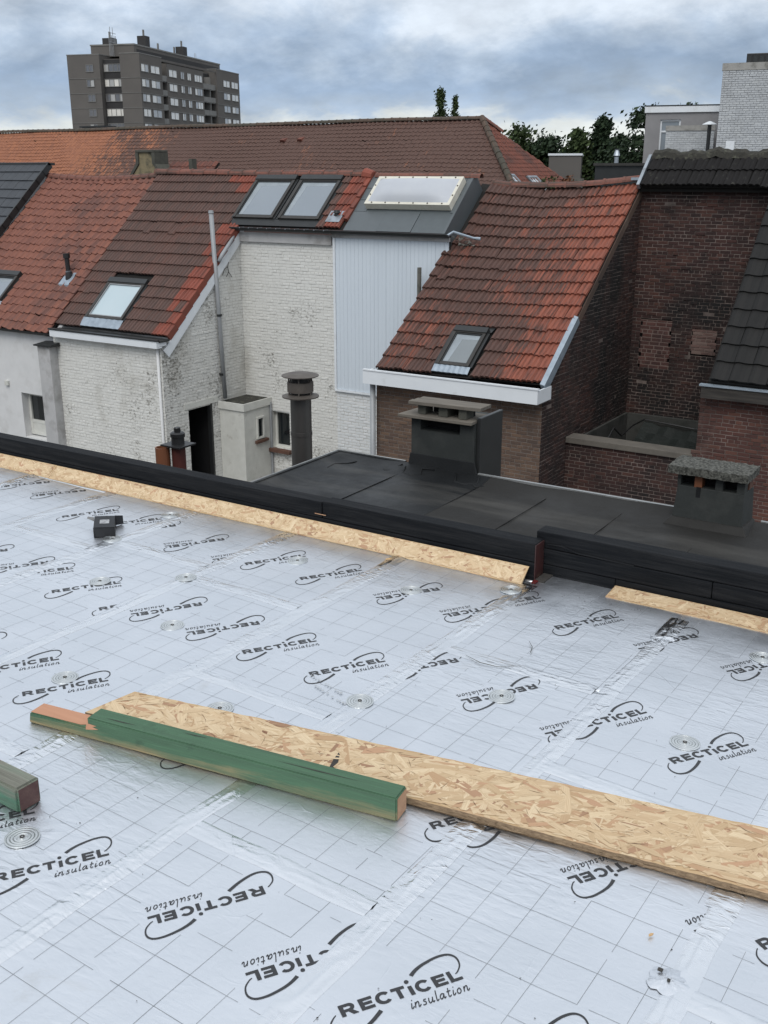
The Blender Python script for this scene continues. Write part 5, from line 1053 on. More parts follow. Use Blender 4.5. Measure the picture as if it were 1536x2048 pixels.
def spline(P, n=6):
    out = []
    Q = [P[0]] + list(P) + [P[-1]]
    for k in range(1, len(Q) - 2):
        for s in range(n):
            t = s / n; p0, p1, p2, p3 = Q[k - 1], Q[k], Q[k + 1], Q[k + 2]
            out.append(tuple(.5 * (2 * b + (c - a) * t + (2 * a - 5 * b + 4 * c - d) * t * t + (3 * b - a - 3 * c + d) * t ** 3) for a, b, c, d in zip(p0, p1, p2, p3)))
    return out + [P[-1]]
H = CAPH
polys = []
polys += [rect(0, 0, .034, H), rect(.034, H - .026, .075, H), rect(.034, .038, .075, .062)] + ring(.075, .076, .045, .038, .026, -math.pi / 2, math.pi / 2, 10, .032) + [[(.062, .038), (.098, .040), (.134, 0), (.090, 0)]]
polys += letter_E(.157) + letter_C(.288)
polys += [rect(.425, H - .027, .537, H), rect(.464, 0, .498, H - .027)]
polys += [rect(.561, 0, .595, .092)] + [[(.576 + .019 * math.cos(k * .5236), .140 + .019 * math.sin(k * .5236)) for k in range(12)]]
polys += letter_C(.618) + letter_E(.766) + [rect(.897, 0, .931, H), rect(.931, 0, 1.0, .027)]
arcT = spline([(0.636, 0.187), (0.70, 0.232), (0.789, 0.269), (0.914, 0.296), (1.006, 0.284), (1.048, 0.227), (1.038, 0.146), (0.993, 0.089), (0.965, 0.072)]); nT = len(arcT)
polys += strip(arcT, [.034 - .026 * (k / (nT - 1)) ** .8 for k in range(nT)])
arcB = spline([(0.286, -0.052), (0.181, -0.123), (0.061, -0.178), (-0.022, -0.188), (-0.086, -0.163), (-0.114, -0.104), (-0.105, -0.032), (-0.069, 0.014), (-0.040, 0.036)]); nB = len(arcB)
polys += strip(arcB, [.034 - .026 * (k / (nB - 1)) ** .8 for k in range(nB)])
# handwritten "insulation"; x height .045, shear to the right
def hand(strokes, x, s=1.0):
    r = []
    for P in strokes:
        q = [(x + .052 * px * s + .25 * .052 * py, -.122 + .052 * py) for px, py in P]; q = spline(q, 4) if len(q) > 2 else q; r += strip(q, [.0085] * len(q))
    return r
I_ = [[(.15, .95), (.08, .5), (.05, .1), (.2, 0), (.45, .3)]]; DOT = [[(.22, 1.38), (.25, 1.52)]]
N_ = [[(.1, .95), (.08, .5), (.05, 0)], [(.07, .45), (.3, .85), (.55, .95), (.62, .6), (.58, .15), (.72, 0), (.95, .3)]]
S_ = [[(.6, .9), (.3, .95), (.2, .7), (.5, .45), (.5, .1), (.2, 0), (.0, .1)]]
U_ = [[(.1, .95), (.05, .4), (.2, 0), (.5, .2), (.65, .6)], [(.68, .95), (.65, .3), (.75, 0), (.95, .2)]]
L_ = [[(.1, 1.9), (.08, 1.0), (.07, .2), (.2, 0), (.4, .2)]]
A_ = [[(.65, .85), (.35, .95), (.05, .5), (.2, .02), (.5, .3), (.68, .8)], [(.70, .9), (.66, .3), (.75, 0), (.95, .25)]]
T_ = [[(.25, 1.6), (.2, .8), (.18, .2), (.35, 0), (.6, .2)], [(-.05, 1.0), (.6, 1.05)]]
O_ = [[(.4, .95), (.1, .6), (.15, .1), (.45, .0), (.68, .4), (.55, .9), (.36, .94)]]
xx = .505; thin = []
for g, adv in ((I_ + DOT, .5), (N_, 1.05), (S_, .8), (U_, 1.05), (L_, .5), (A_, 1.05), (T_, .75), (I_ + DOT, .55), (O_, .95), (N_, 1.0)):
    thin += hand(g, xx); xx += .052 * adv * 1.17
def logo_pt(L, x, y):
    k, cu, cv = L[:3]; s = 1 if k == 'U' else -1; a = LANG + (0 if s > 0 else math.pi)
    dx, dy = (x - .5) * LW, y * LW
    return (cu + dx * math.cos(a) - dy * math.sin(a), cv + dx * math.sin(a) + dy * math.cos(a))
def in_logo(u, v):
    for L in LOGOS:
        s = 1 if L[0] == 'U' else -1; a = LANG + (0 if s > 0 else math.pi); du, dv = u - L[1], v - L[2]
        x = (du * math.cos(a) + dv * math.sin(a)) / LW + .5; y = (-du * math.sin(a) + dv * math.cos(a)) / LW
        if -.16 < x < 1.10 and -.24 < y < .33: return True
    return False
BOARDS = []
for u0, u1 in zip(US, US[1:]):
    vs_ = VS.get(u0)
    if vs_ is None:
        k0 = US.index(u0); vs_ = [(-.95 if k0 % 2 else -.35) + 1.238 * q for q in range(4)]
    vs_ = [v for v in vs_ if v < VTOP - .05] + [VTOP]
    while vs_[0] > -1.8: vs_ = [vs_[0] - 1.24] + vs_
    for v0, v1 in zip(vs_, vs_[1:]): BOARDS.append((u0, u1, v0, v1))
def shown(u0, u1, v0, v1):       # could this board be seen from the photograph's place or a step beside it
    return v1 > .35 and u1 > -5.2
G = .0007
for (u0, u1, v0, v1) in BOARDS:
    ua, ub, va, vb = u0 + G, u1 - G, v0 + G, v1 - G; b = MB()
    fine = shown(u0, u1, v0, v1); nu, nv = (24, max(4, int((vb - va) / .025))) if fine else (4, 6)
    tl = (0, 0, 0)
    def zz(u, v): return zt(u, v) + tl[0] + tl[1] * (u - u0) + tl[2] * (v - v0)
    idx = {}
    for i in range(nu + 1):
        for j in range(nv + 1):
            u, v = ua + (ub - ua) * i / nu, va + (vb - va) * j / nv; e = min(u - ua, ub - u, v - va, vb - v); idx[i, j] = b.vert(D.p(u, v, zz(u, v) - (.0004 if e < .001 else 0)))
    for i in range(nu):
        for j in range(nv): b.f.append((idx[i, j], idx[i + 1, j], idx[i + 1, j + 1], idx[i, j + 1]))
    rim = [(i, 0) for i in range(nu + 1)] + [(nu, j) for j in range(1, nv + 1)] + [(i, nv) for i in range(nu - 1, -1, -1)] + [(0, j) for j in range(nv - 1, 0, -1)]
    lo = {}
    for k in rim: x, y, z = b.v[idx[k]]; lo[k] = b.vert((x, y, -.12))
    for p, q in zip(rim, rim[1:] + rim[:1]): b.f.append((lo[p], lo[q], idx[q], idx[p]))
    bo = b.build('insulation_board', M['foil'], deck, smooth=True)
    if not fine: continue
    # printed grid: 10 cm, left out round the lettering
    gm = MB(); off = (random.uniform(0, .03), random.uniform(0, .03)); lw = .0009
    cu = [u0 + .055 + off[0] + .1 * k for k in range(6) if u0 + .055 + off[0] + .1 * k < u1 - .02]; cv = [v0 + .05 + off[1] + .1 * k for k in range(int((v1 - v0) / .1) + 1) if v0 + .05 + off[1] + .1 * k < v1 - .02]
    def seg(p, q):
        d = Vector((q[0] - p[0], q[1] - p[1])); n = Vector((-d.y, d.x)).normalized() * lw / 2; ms = 4
        for k in range(ms):
            A = (p[0] + d.x * k / ms, p[1] + d.y * k / ms); B = (p[0] + d.x * (k + 1) / ms, p[1] + d.y * (k + 1) / ms)
            if in_logo((A[0] + B[0]) / 2, (A[1] + B[1]) / 2) or random.random() < .06: continue
            gm.face([D.p(x, y, zz(x, y) + .0006) for x, y in ((A[0] - n.x, A[1] - n.y), (B[0] - n.x, B[1] - n.y), (B[0] + n.x, B[1] + n.y), (A[0] + n.x, A[1] + n.y))])
    for u in cu:
        for k, v in enumerate([va] + cv):
            v2 = (cv + [vb])[k]
            if v2 > v: seg((u, v), (u, v2))
    for v in cv:
        for k, u in enumerate([ua] + cu):
            u2 = (cu + [ub])[k]
            if u2 > u: seg((u, v), (u2, v))
    if gm.f: gm.build('printed_grid', M['gridprint'], bo)
    # lettering, cut at the board's edge
    for L in LOGOS:
        if not (u0 <= L[3] < u1 and v0 <= L[4] < v1): continue
        lm = MB(); dz = .0008
        for P in polys: lm.face([D.p(*q, dz + zz(*q)) for q in [logo_pt(L, x, y) for x, y in P]])
        for P in thin: lm.face([D.p(*q, dz + .0001 + zz(*q)) for q in [logo_pt(L, x, y) for x, y in P]])
        lo_ = lm.build('printed_lettering', M['print'], bo)
        bm = bmesh.new(); bm.from_mesh(lo_.data); m_ = .004
        for co, no in ((D.p(u0 + m_, 0), -D.u), (D.p(u1 - m_, 0), D.u), (D.p(0, v0 + m_), -D.v), (D.p(0, v1 - m_), D.v)):
            bmesh.ops.bisect_plane(bm, geom=bm.verts[:] + bm.edges[:] + bm.faces[:], plane_co=co, plane_no=no, clear_outer=True)
        bmesh.ops.recalc_face_normals(bm, faces=bm.faces)
        for f in bm.faces:
            if f.normal.z < 0: f.normal_flip()
        bm.to_mesh(lo_.data); bm.free()
# faint ink stamp
sm = MB()
for r in range(2):
    x = 0
    while x < .17:
        w_ = random.uniform(.004, .009); h_ = random.uniform(.006, .011)
        if random.random() < .8:
            q0 = (-1.90 + x * .95 + r * .055, 2.36 - x * .28 - r * .05); sm.face([D.p(q0[0] + i * w_ , q0[1] + j * h_, .0032) for i, j in ((0, 0), (1, 0), (1, 1), (0, 1))])
        x += .013
sm.build('ink_stamp', M['stamp'], deck)
# ---- seam tape
def tape(p0, p1, wd=.072, mat='tape', amp=.0022, crease=.0026, seed=0):
    rg = random.Random(seed); b = MB(); p0, p1 = Vector(p0), Vector(p1); d = p1 - p0; n = max(4, int(d.length / .012)); x = d.normalized(); y = Vector((-x.y, x.x)); m_ = 14
    ph = [rg.uniform(0, 6) for _ in range(8)]
    def P(i, j):
        s = d.length * i / n; t = (j / m_ - .5) * wd; t2 = t + (.0025 * math.sin(s * 19 + ph[0]) if j in (0, m_) else 0) + .0015 * math.sin(s * 7 + ph[1])
        q = p0 + x * s + y * t2; c = abs(t) / (wd / 2)
        z = .0015 * min(1, (1 - c) * 4) + .00025 + zt(q.x, q.y) + amp * .5 * (math.sin(s * 61 + ph[2] + t * 130) * math.sin(s * 23 + ph[3]) ** 2) * (1 - c) ** .5
        z += crease * math.exp(-((t - .004 * math.sin(s * 9 + ph[4])) / .0045) ** 2) * (.55 + .45 * math.sin(s * 33 + ph[5]))
        z += amp * .35 * abs(math.sin(s * 160 + t * 260 * math.sin(ph[6]) + ph[7])) * (1 - c) if j not in (0, m_) else 0
        return D.p(q.x, q.y, z)
    ids = [[b.vert(P(i, j)) for j in range(m_ + 1)] for i in range(n + 1)]
    for i in range(n):
        for j in range(m_): b.f.append((ids[i][j], ids[i + 1][j], ids[i + 1][j + 1], ids[i][j + 1]))
    o = b.build('seam_tape', M[mat], deck, smooth=True)
    for p in o.data.polygons:
        if p.normal.z < 0: p.flip()
    return o
sd = 0
for u in US[3:-1]:
    v = -.4; sd += 1
    tape((u - .002, v), (u + .002, 1.99 if u > -2.3 else 2.4), .060 if sd % 2 else .068, seed=sd)
    du_ = .014 if abs(u + 1.067) < .01 else 0
    tape((u + .001 + du_, 1.985 if u > -2.3 else 2.39), (u - .004 + du_, 3.47), .060 if du_ else .072, seed=sd + 50, crease=.0030 if sd % 3 else .0010)
for (u0, u1, v0, v1) in BOARDS:
    if v0 > .2 and v0 < 3.3 and u1 > -5.0 and u0 < .8: sd += 1; tape((u0 + .03, v0), (u1 - .03, v0 + random.gauss(0, .003)), random.choice((.056, .062, .068)), seed=sd, crease=.0018)
tape((-1.062, 3.29), (-1.069, 3.47), .058, 'tape_dark', seed=991); tape((-2.262, 3.30), (-2.27, 3.45), .05, 'tape_dark', seed=992)
for p, q in (((-1.093, 3.262), (-1.025, 3.30)),): tape(p, q, .05, seed=hash(p) % 97, amp=.003)
# ---- screwed washers
prof = [(.0335, .0), (.0335, .0022), (.0318, .0030), (.0300, .0026), (.0290, .0002), (.0282, .0026), (.0250, .0034), (.0232, .0026), (.0224, .0), (.0216, .0024), (.0186, .0032), (.0168, .0024), (.0160, -.0002), (.0152, .0022), (.0120, .0028), (.0104, .0016), (.0096, -.0006), (.0080, .0006), (.0055, .0008), (.0055, .0032), (.002, .0040)]
wm = MB().lathe((0, 0, 0), prof, 32).mesh('fixing_washer', M['disc'])
sm_ = MB().lathe((0, 0, 0), [(.0052, .0012), (.0052, .0042), (.0018, .0044), (.0016, .0030)], 8).mesh('screw_head', M['speck'])
DISC = [(-1.949, 1.286), (-2.548, 1.907), (-2.551, 2.389), (-1.665, 2.309), (-1.323, 2.589), (-0.758, 2.636), (-0.727, 3.325), (-2.02, 3.148), (-2.592, 3.155), (-3.098, 2.532), (-2.838, 2.749), (-3.475, 3.288), (-3.435, 2.897), (-1.993, 2.036), (-1.703, 3.377), (-.2, .9), (-1.3, .7), (.1, 2.6), (-4.1, 2.5)]
for k, (u, v) in enumerate(DISC):
    o = inst('fixing_washer', wm, deck, D.mat(u, v, zt(u, v) + (.0030 if k in (3, 10, 12, 14) else .0010)) @ Matrix.Rotation(random.uniform(0, 6), 4, 'Z') @ Matrix.Rotation(random.gauss(0, .03), 4, 'X') @ Matrix.Diagonal((1.28, 1.28, 1.0, 1)))
    ROOT[o.name] = Vector((0, 0, 0)); s = bpy.data.objects.new('screw_head', sm_); sc.collection.objects.link(s); s.parent = o
# crumpled patch over a screw
b = MB(); n, m_ = 30, 9
def cr(i, j):
    a = 6.2832 * i / n; r = .040 * j / m_ * (1 + .10 * math.sin(a * 5 + 1) + .06 * math.sin(a * 11)); z = .0022 + .008 * (1 - (j / m_) ** 1.6) + .0014 * math.sin(a * 9 + j) * (j / m_) + .0010 * math.sin(a * 17 + j * 1.3)
    if j == m_: z = .0025
    return D.p(-.479 + r * math.cos(a), 1.715 + r * math.sin(a), z)
for i in range(n):
    for j in range(m_): b.face([cr(i, j), cr(i, j + 1), cr((i + 1) % n, j + 1), cr((i + 1) % n, j)])
cp_ = b.build('tape_patch', M['foil'], deck)
bm = bmesh.new(); bm.from_mesh(cp_.data); bmesh.ops.remove_doubles(bm, verts=bm.verts, dist=1e-4); bmesh.ops.recalc_face_normals(bm, faces=bm.faces); [setattr(f, 'smooth', True) for f in bm.faces]; bm.to_mesh(cp_.data); bm.free()
for (du, dv, s) in ((-.020, .012, .005), (.004, -.006, .003)): MB().box((-s, -s * .7, 0), (s, s * .7, .004), Fr(D.p(-.479 + du, 1.715 + dv, .0105), D.u, D.v, D.w)).build('screw_hole', M['speck'], cp_)
# scratches and litter
for pts in ([(-1.555, 2.77), (-1.49, 2.75), (-1.43, 2.755), (-1.385, 2.79)], [(-1.43, 2.99), (-1.40, 2.955), (-1.385, 2.91)]):
    P = [Vector((D.p(x, y, .0045))) for x, y in pts]; MB().tube(P, [.0006, .0013, .001, .0005][:len(P)], 5).build('scratch', M['scratch'], deck)
lit = MB()
for k in range(130):
    u, v = random.uniform(-2.6, .1), random.uniform(1.05, 2.9); s = random.uniform(.0008, .0028) * (1.5 if random.random() < .1 else 1); c = D.p(u, v, zt(u, v) + .0012)
    q = [c + Vector((random.uniform(-s, s), random.uniform(-s, s), random.uniform(0, s * .8))) for _ in range(5)]; lit.face([q[0], q[1], q[2]]); lit.face([q[0], q[2], q[3]]); lit.face([q[0], q[3], q[4]]); lit.face([q[1], q[2], q[4]])
for k in range(160):
    x, y = random.gauss(-1.28, .12), random.uniform(3.38, 3.56); s = random.uniform(.001, .003); c = Vector((x, y, .002)); q = [c + Vector((random.uniform(-s, s), random.uniform(-s, s), random.uniform(0, s))) for _ in range(4)]; lit.face(q[:3]); lit.face([q[0], q[2], q[3]])
lit.build('grit', M['speck'], None, kind='stuff')
def chip(x, y, s, ang, label):
    b = MB(); f = Fr((x, y, .004), (math.cos(ang), math.sin(ang), .05), (-math.sin(ang), math.cos(ang), 0), (0, 0, 1)); f.w = f.u.cross(f.v)
    o_ = [(0, 0), (s, .2 * s), (1.6 * s, .7 * s), (.9 * s, .9 * s), (.2 * s, .6 * s)]; b.prism([f.p(*q, 0) for q in o_], f.w * .003)
    return b.build('wood_chip', M['chip'], None, origin=(x, y, 0), label=label, cat='wood chip', group='wood chips on the foil')
chip(-1.135 * 1 - 1.06, 3.43, .016, .4, 'pale wood chip just below the long strip under the parapet')
chip(-2.02, 1.10, .020, 1.2, 'tan wood flake at the left edge near the screw washer')
chip(-.505, 1.83, .008, .7, 'tiny reddish wood splinter near the crumpled tape patch')
chip(-1.69, .99, .007, 2.0, 'small grey-brown wood crumb in the foreground board')

# ================================================================== strand boards
def strands(parent, fr, poly_in, n, u0, u1, v0, v1, zf, main=0.0, seed=1, L=(.03, .15), W=(.003, .024)):
    rg = random.Random(seed); b = MB(); uv = []
    for k in range(n):
        u, v = rg.uniform(u0, u1), rg.uniform(v0, v1); a = main + rg.gauss(0, .75) if rg.random() < .75 else rg.uniform(0, 3.14); l = rg.uniform(*L); w_ = rg.uniform(*W) * (.5 + l / L[1]); x = (math.cos(a), math.sin(a)); y = (-x[1], x[0])
        sh = [(-l / 2, -w_ / 2 + rg.uniform(0, .3) * w_), (-l * .1, -w_ / 2), (l / 2 - rg.uniform(0, .25) * l, -w_ / 2), (l / 2, rg.uniform(-.3, .5) * w_), (l * .3, w_ / 2), (-l / 2 + rg.uniform(0, .2) * l, w_ / 2)]
        P = [(u + x[0] * s + y[0] * t, v + x[1] * s + y[1] * t) for s, t in sh]
        if not all(poly_in(*q) for q in P): continue
        z = .0003 + .0020 * rg.random() ** 1.5; tx, ty = rg.gauss(0, .014), rg.gauss(0, .03); i = len(b.v); o = rg.uniform(0, 50)
        b.v += [tuple(fr.p(q[0], q[1], zf(*q) + z + s * tx * .5 + t * ty)) for q, (s, t) in zip(P, sh)]; b.f.append(tuple(range(i, i + 6))); uv += [(s + o, t + o) for s, t in sh]
    b.uv = uv; return b.build('wood_strand', M['strand'], parent, kind='stuff')
# loose strip in the foreground
A0, A1, B1, B0 = Vector((-2.235, 1.832)), Vector((.42, 2.183)), Vector((.42, 2.478)), Vector((-2.205, 2.004))
o1 = thing('strand_board_strip', (-1.0, 2.1, 0), 'long strand board strip lying across the foil boards behind the green timber', 'board', 'strand board strips')
t_ = .018; rgE = random.Random(3)
n = 110; fe = [A0.lerp(A1, k / n) + Vector((0, rgE.uniform(-.0018, .0018))) for k in range(n + 1)]; be = [B0.lerp(B1, k / n) + Vector((0, rgE.uniform(-.0018, .0018))) for k in range(n + 1)]
lift = lambda k: .003 + .010 * (k / n) * (1 - k / n)
b = MB()
for k in range(n): b.face([(fe[k].x, fe[k].y, t_ + lift(k)), (fe[k + 1].x, fe[k + 1].y, t_ + lift(k + 1)), (be[k + 1].x, be[k + 1].y, t_ + lift(k + 1)), (be[k].x, be[k].y, t_ + lift(k))])
b.build('board_face', M['osb'], o1)
b = MB()
for k in range(n):
    for E, s in ((fe, 1), (be, -1)):
        for a, c in ((0, .45), (.45, 1)):
            j0, j1 = rgE.uniform(-.001, .001), rgE.uniform(-.001, .001); q = [(E[k].x, E[k].y + (j0 if a else 0), lift(k) + t_ * a), (E[k + 1].x, E[k + 1].y + (j1 if a else 0), lift(k + 1) + t_ * a), (E[k + 1].x, E[k + 1].y + (j1 if c < 1 else 0), lift(k + 1) + t_ * c), (E[k].x, E[k].y + (j0 if c < 1 else 0), lift(k) + t_ * c)]; b.face(q if s > 0 else q[::-1])
for E0, E1, s in ((fe[0], be[0], -1), (fe[n], be[n], 1)): b.face([(E0.x, E0.y, .003), (E1.x, E1.y, .003), (E1.x, E1.y, .003 + t_), (E0.x, E0.y, .003 + t_)])
b.face([(fe[0].x, fe[0].y, .003), (be[0].x, be[0].y, .003), (be[n].x, be[n].y, .003), (fe[n].x, fe[n].y, .003)])
b.build('board_edge', M['osb_edge'], o1)
def in1(x, y): k = (x - A0.x) / (A1.x - A0.x); return 0.002 < k < .998 and A0.y + (A1.y - A0.y) * k + .001 < y < B0.y + (B1.y - B0.y) * ((x - B0.x) / (B1.x - B0.x)) - .001 and x > B0.x - .03 * (B0.y - y) / (B0.y - A0.y) + .002
zf1 = lambda x, y: t_ + .003 + .010 * max(0, (x - A0.x) / (A1.x - A0.x)) * (1 - (x - A0.x) / (A1.x - A0.x))
strands(o1, WORLD, in1, 14000, -2.23, .42, 1.83, 2.48, zf1, .13, 5)
def slivers(parent, fr, inside, n, u0, u1, v0, v1, zf, seed):
    rg = random.Random(seed); b = MB()
    for k in range(n):
        u, v = rg.uniform(u0, u1), rg.uniform(v0, v1); a = .13 + rg.gauss(0, .8); l = rg.uniform(.012, .06); w_ = rg.uniform(.0005, .0014); x = (math.cos(a), math.sin(a)); c = rg.gauss(0, .05)
        P = [(u + x[0] * s - x[1] * t, v + x[1] * s + x[0] * t) for s, t in ((-l / 2, 0), (0, -w_ + c * l), (l / 2, 0), (0, w_ + c * l))]
        if all(inside(*q) for q in P): b.face([fr.p(q[0], q[1], zf(*q) + .0026) for q in P])
    return b.build('dark_sliver', M['sliver'], parent, kind='stuff')
slivers(o1, WORLD, in1, 420, -2.23, .42, 1.83, 2.48, zf1, 8)
kn = MB()
for (cx, cy, r0, r1, ang) in ((-.532, 2.182, .030, .022, .1), (-1.70, 2.03, .03, .010, -.2), (-1.39, 1.99, .03, .009, .3)):
    m_ = 16; kn.face([(cx + math.cos(ang + k * .3927) * r0 * rgE.uniform(.8, 1.1), cy + math.sin(ang + k * .3927) * r1 * rgE.uniform(.8, 1.1), t_ + .0065) for k in range(m_)])
kn.build('bark_fleck', simple('bark_fleck', (.25, .13, .07), (.17, .085, .045), 60, .8, bs=.3, stretch=(1, 3, 1)), o1)
sm = MB().face([(-1.448 + x * .9 - y * .35, 2.005 + x * .2 + y * 1.0, t_ + .0072) for x, y in ((-.006, -.04), (.008, -.035), (.012, .0), (.006, .035), (-.001, .045), (-.006, .01))]); sm.build('pencil_smudge', M['speck'], o1)
# cant strips along the parapet
def cant(x0, x1, yf, a, bz, seed, label, yb=None):
    yb = yb or yf; o = thing('strand_board_strip', ((x0 + x1) / 2, yf, 0), label, 'board', 'strand board strips'); L = math.hypot(a, bz); th = .012
    ang = math.atan2(yb - yf, x1 - x0); ux = Vector((math.cos(ang), math.sin(ang), 0)); vx = Vector((-math.sin(ang) * a / L, math.cos(ang) * a / L, bz / L)); f = Fr((x0, yf, .003), ux, vx, (0, 0, 1)); f.w = ux.cross(vx)
    W_ = (x1 - x0) / math.cos(ang)
    MB().hexa([f.p(0, 0, -th), f.p(W_, 0, -th), f.p(W_, L, -th), f.p(0, L, -th)], [f.p(0, 0, 0), f.p(W_, 0, 0), f.p(W_ + .006, L, 0), f.p(.006, L, 0)]).build('board', M['osb'], o)
    strands(o, f, lambda u, v: .002 < u < W_ - .002 and .001 < v < L - .001, int(W_ * 2900), 0, W_, 0, L, lambda u, v: 0, .1, seed, (.02, .07), (.003, .014)); return o
cant(-4.365, -1.600, 3.492, .062, .056, 11, 'long pale strand board strip leaning on the black parapet timber, right piece')
cant(-7.6, -4.370, 3.494, .062, .056, 12, 'pale strand board strip leaning on the black parapet timber, far left piece')
cant(-1.272, .9, 3.556, .088, .016, 13, 'short strand board strip lying before the set-back black timber at right', 3.545)
# ================================================================== parapet timbers
def plank(par, a, b_, mat='black_wood', bev=.004, name='timber'): return MB().box(a, b_).build(name, M[mat], par, bevel=bev)
zT = .150
p1 = thing('parapet_timber', (-3.5, 3.6, 0), 'long black painted parapet of stacked timbers at left, ending mid picture', 'parapet timber', 'parapet timbers')
xs = [-7.8, -5.02, -2.62, -1.575]
for a, c in zip(xs, xs[1:]):
    d = random.uniform(-.002, .002); plank(p1, (a + .001, 3.566 + d, .075), (c - .001, 3.645 + d, zT + d))
for a, c in ((-7.8, -3.9), (-3.9, -1.575)): plank(p1, (a + .001, 3.562, -.06), (c - .001, 3.642, .073))
MB().box((-7.8, 3.646, -.8), (-1.58, 3.66, .10)).build('backing_felt', M['bitumen_new'], p1)
M['black_red'] = simple('red_sealed_black_end', (.020, .010, .010), (.055, .014, .013), 14, .5, bs=.4, dirt=(.20, .14, .10), dscale=9, dlo=.60, dhi=.75)
MB().box((-1.576, 3.563, -.06), (-1.572, 3.641, zT - .002)).build('sealed_end', M['black_red'], p1)
MB().box((-1.572, 3.53, .0), (-1.555, 3.57, .005)).build('red_sealant', simple('red_sealant', (.12, .010, .010), (.07, .008, .008), 30, .5), p1)
p2 = thing('parapet_timber', (0, 3.7, 0), 'set-back black painted parapet of stacked timbers at right, start of it beside the gap', 'parapet timber', 'parapet timbers')
plank(p2, (-1.612, 3.652, .112), (2.2, 3.735, .178)); plank(p2, (-1.612, 3.648, .045), (-.90, 3.730, .110)); plank(p2, (-.898, 3.650, .045), (2.2, 3.730, .110)); plank(p2, (-1.60, 3.646, -.06), (-1.27, 3.728, .043)); plank(p2, (-1.268, 3.645, -.06), (2.2, 3.729, .043))
MB().tube([(-1.56, 3.648, .13), (-1.50, 3.646, .134), (-1.43, 3.646, .118), (-1.2, 3.649, .112)], .003, 6).build('sealant_bead', M['black_wood'], p2)
MB().box((-1.57, 3.56, -.1), (-1.53, 3.648, .006)).build('gap_fill', M['speck'], p2)
for k in range(7): MB().box((-2.70 + .03 * k * random.random(), 3.5605, .03 + .015 * k), (-2.70 + .03 * k * random.random() + .006, 3.5625, .033 + .015 * k)).build('paint_chip', M['end_pink'], p1) if k in (1, 4) else None
# ================================================================== green timbers
ang = math.atan2(1.890 - 1.753, -1.175 + 2.136); ug = Vector((math.cos(ang), math.sin(ang), 0)); vg = Vector((-ug.y, ug.x, 0))
g1 = thing('green_timber', (-2.136, 1.753, 0), 'green stained square timber with half-lap notch at its left end, on the foil', 'timber', 'green timbers'); g1.rotation_euler = (0, 0, ang)
LG, WG, HG = .970, .064, .070
def child(mb, name, mat, par, bevel=0):
    me = mb.mesh(name, M[mat])
    if bevel:
        bm = bmesh.new(); bm.from_mesh(me); bmesh.ops.remove_doubles(bm, verts=bm.verts, dist=1e-5); ed = [e for e in bm.edges if len(e.link_faces) == 2 and e.calc_face_angle(0) > .5]; bmesh.ops.bevel(bm, geom=ed, offset=bevel, segments=2, affect='EDGES', clamp_overlap=True); bm.to_mesh(me); bm.free()
    o = bpy.data.objects.new(name, me); sc.collection.objects.link(o); o.parent = par; ROOT[o.name] = Vector((0, 0, 0)); return o
pr_ = [(0, 0), (LG, 0), (LG, HG), (0, HG), (0, .036), (-.215, .036), (-.222, .002)]
b = MB(); b.prism([(x, 0, z) for x, z in [(-.222, .001), (LG, .001), (LG, HG), (0, HG), (0, .036), (-.216, .036)]], (0, WG, 0)); child(b, 'timber', 'green_wood', g1, .004)
jag = MB(); P = [(-.214, .004), (-.214, WG - .004), (-.004, WG - .003), (.004, WG * .8), (-.006, WG * .55), (.004, WG * .4), (-.012, WG * .22), (-.03, .006)]
jag.face([(x, y, .0372) for x, y in reversed(P)]); child(jag, 'notch_face', 'fresh_cut', g1)
child(MB().face([(-.006, .0 - .0006, .030), (.040, -.0006, .040), (.018, -.0006, .044), (.034, -.0006, .050), (-.001, -.0006, .052), (-.006, -.0006, .037)]), 'split_face', 'fresh_cut', g1)
child(MB().face([(LG + .0006, .004, .004), (LG + .0006, WG - .004, .004), (LG + .0006, WG - .004, HG - .004), (LG + .0006, .004, HG - .004)]), 'sawn_end', 'end_pink', g1)
cks = MB()
for (x0, x1, y) in ((.60, .86, .028), (.05, .16, .02), (.3, .38, .045)): cks.face([(x0, y, HG + .0008), ((x0 + x1) / 2, y - .0018, HG + .0008), (x1, y + .003, HG + .0008), ((x0 + x1) / 2, y + .0022, HG + .0008)])
child(cks, 'drying_crack', 'speck', g1)
g2 = thing('green_timber', (-2.0, 1.40, 0), 'weathered green timber end with dark red sealed face at the left edge', 'timber', 'green timbers'); g2.rotation_euler = (0, 0, R(-1.5))
child(MB().box((-1.1, 0, .001), (0, .072, .074)), 'timber', 'green_wood2', g2, .006)
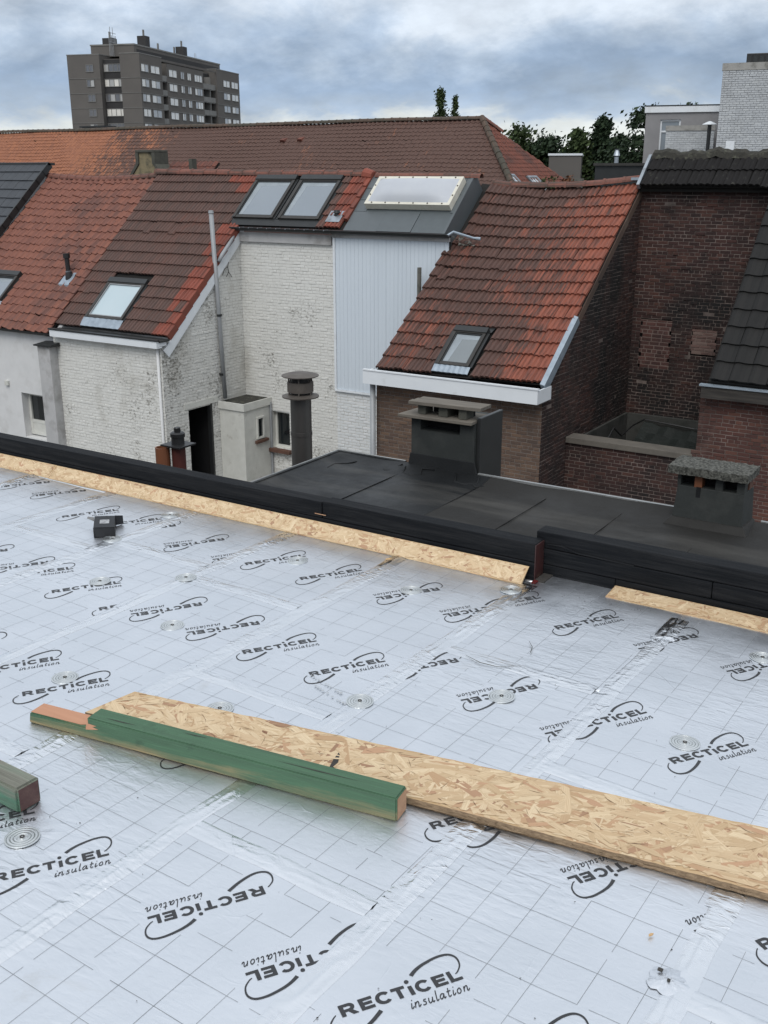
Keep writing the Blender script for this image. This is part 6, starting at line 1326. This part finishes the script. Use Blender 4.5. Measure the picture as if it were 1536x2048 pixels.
child(MB().face([(.0008, .006, .006), (.0008, .066, .006), (.0008, .066, .068), (.0008, .006, .068)]), 'sealed_end', 'end_red', g2)
# ================================================================== small open carton
bx = thing('carton_box', (-3.40, 3.04, 0), 'small open black cardboard box with pale sticker lying on the foil', 'box')
e1 = Vector((.066, .051, 0)).normalized(); e2 = Vector((-.069 * .87, .127, 0)).normalized(); e2 = Vector((-e1.y, e1.x, 0)) * .86 + e1 * -.12; e2.normalize()
f = Fr((-3.436, 2.962, .002), e1, e2, (0, 0, 1)); w_, l_, h_ = .092, .165, .050
b = MB(); t_ = .003
b.box((0, 0, 0), (w_, l_, t_), f).box((0, 0, t_), (t_, l_, h_ - t_), f).box((w_ - t_, 0, t_), (w_, l_, h_ - t_), f).box((t_, 0, t_), (w_ - t_, t_, h_ - t_), f).box((0, 0, h_ - t_), (w_, l_, h_), f); b.build('carton', M['carton'], bx, bevel=.002)
MB().hexa([f.p(0, l_, 0), f.p(w_, l_, 0), f.p(w_ + .005, l_ + .035, .012), f.p(0, l_ + .035, .012)], [f.p(0, l_, .003), f.p(w_, l_, .003), f.p(w_ + .005, l_ + .035, .015), f.p(0, l_ + .035, .015)]).build('flap', M['carton_in'], bx)
MB().hexa([f.p(w_, l_ - .001, .004), f.p(w_ + .035, l_ + .012, .004), f.p(w_ + .035, l_ + .012, h_ * .9), f.p(w_, l_ - .001, h_)], [f.p(w_ - .002, l_ + .002, .004), f.p(w_ + .033, l_ + .015, .004), f.p(w_ + .033, l_ + .015, h_ * .9), f.p(w_ - .002, l_ + .002, h_)]).build('flap', M['carton'], bx)
MB().hexa([f.p(-.002, l_ - .04, h_ - .012), f.p(-.002, l_ - .005, h_ - .006), f.p(-.030, l_ - .004, h_ - .002), f.p(-.034, l_ - .02, h_ - .004)], [f.p(-.002, l_ - .04, h_ - .010), f.p(-.002, l_ - .005, h_ - .004), f.p(-.030, l_ - .004, h_), f.p(-.034, l_ - .02, h_ - .002)]).build('flap', M['carton_in'], bx)
MB().box((.026, .05, h_ + .0006), (.068, .105, h_ + .0014), f).build('sticker', M['sticker'], bx)
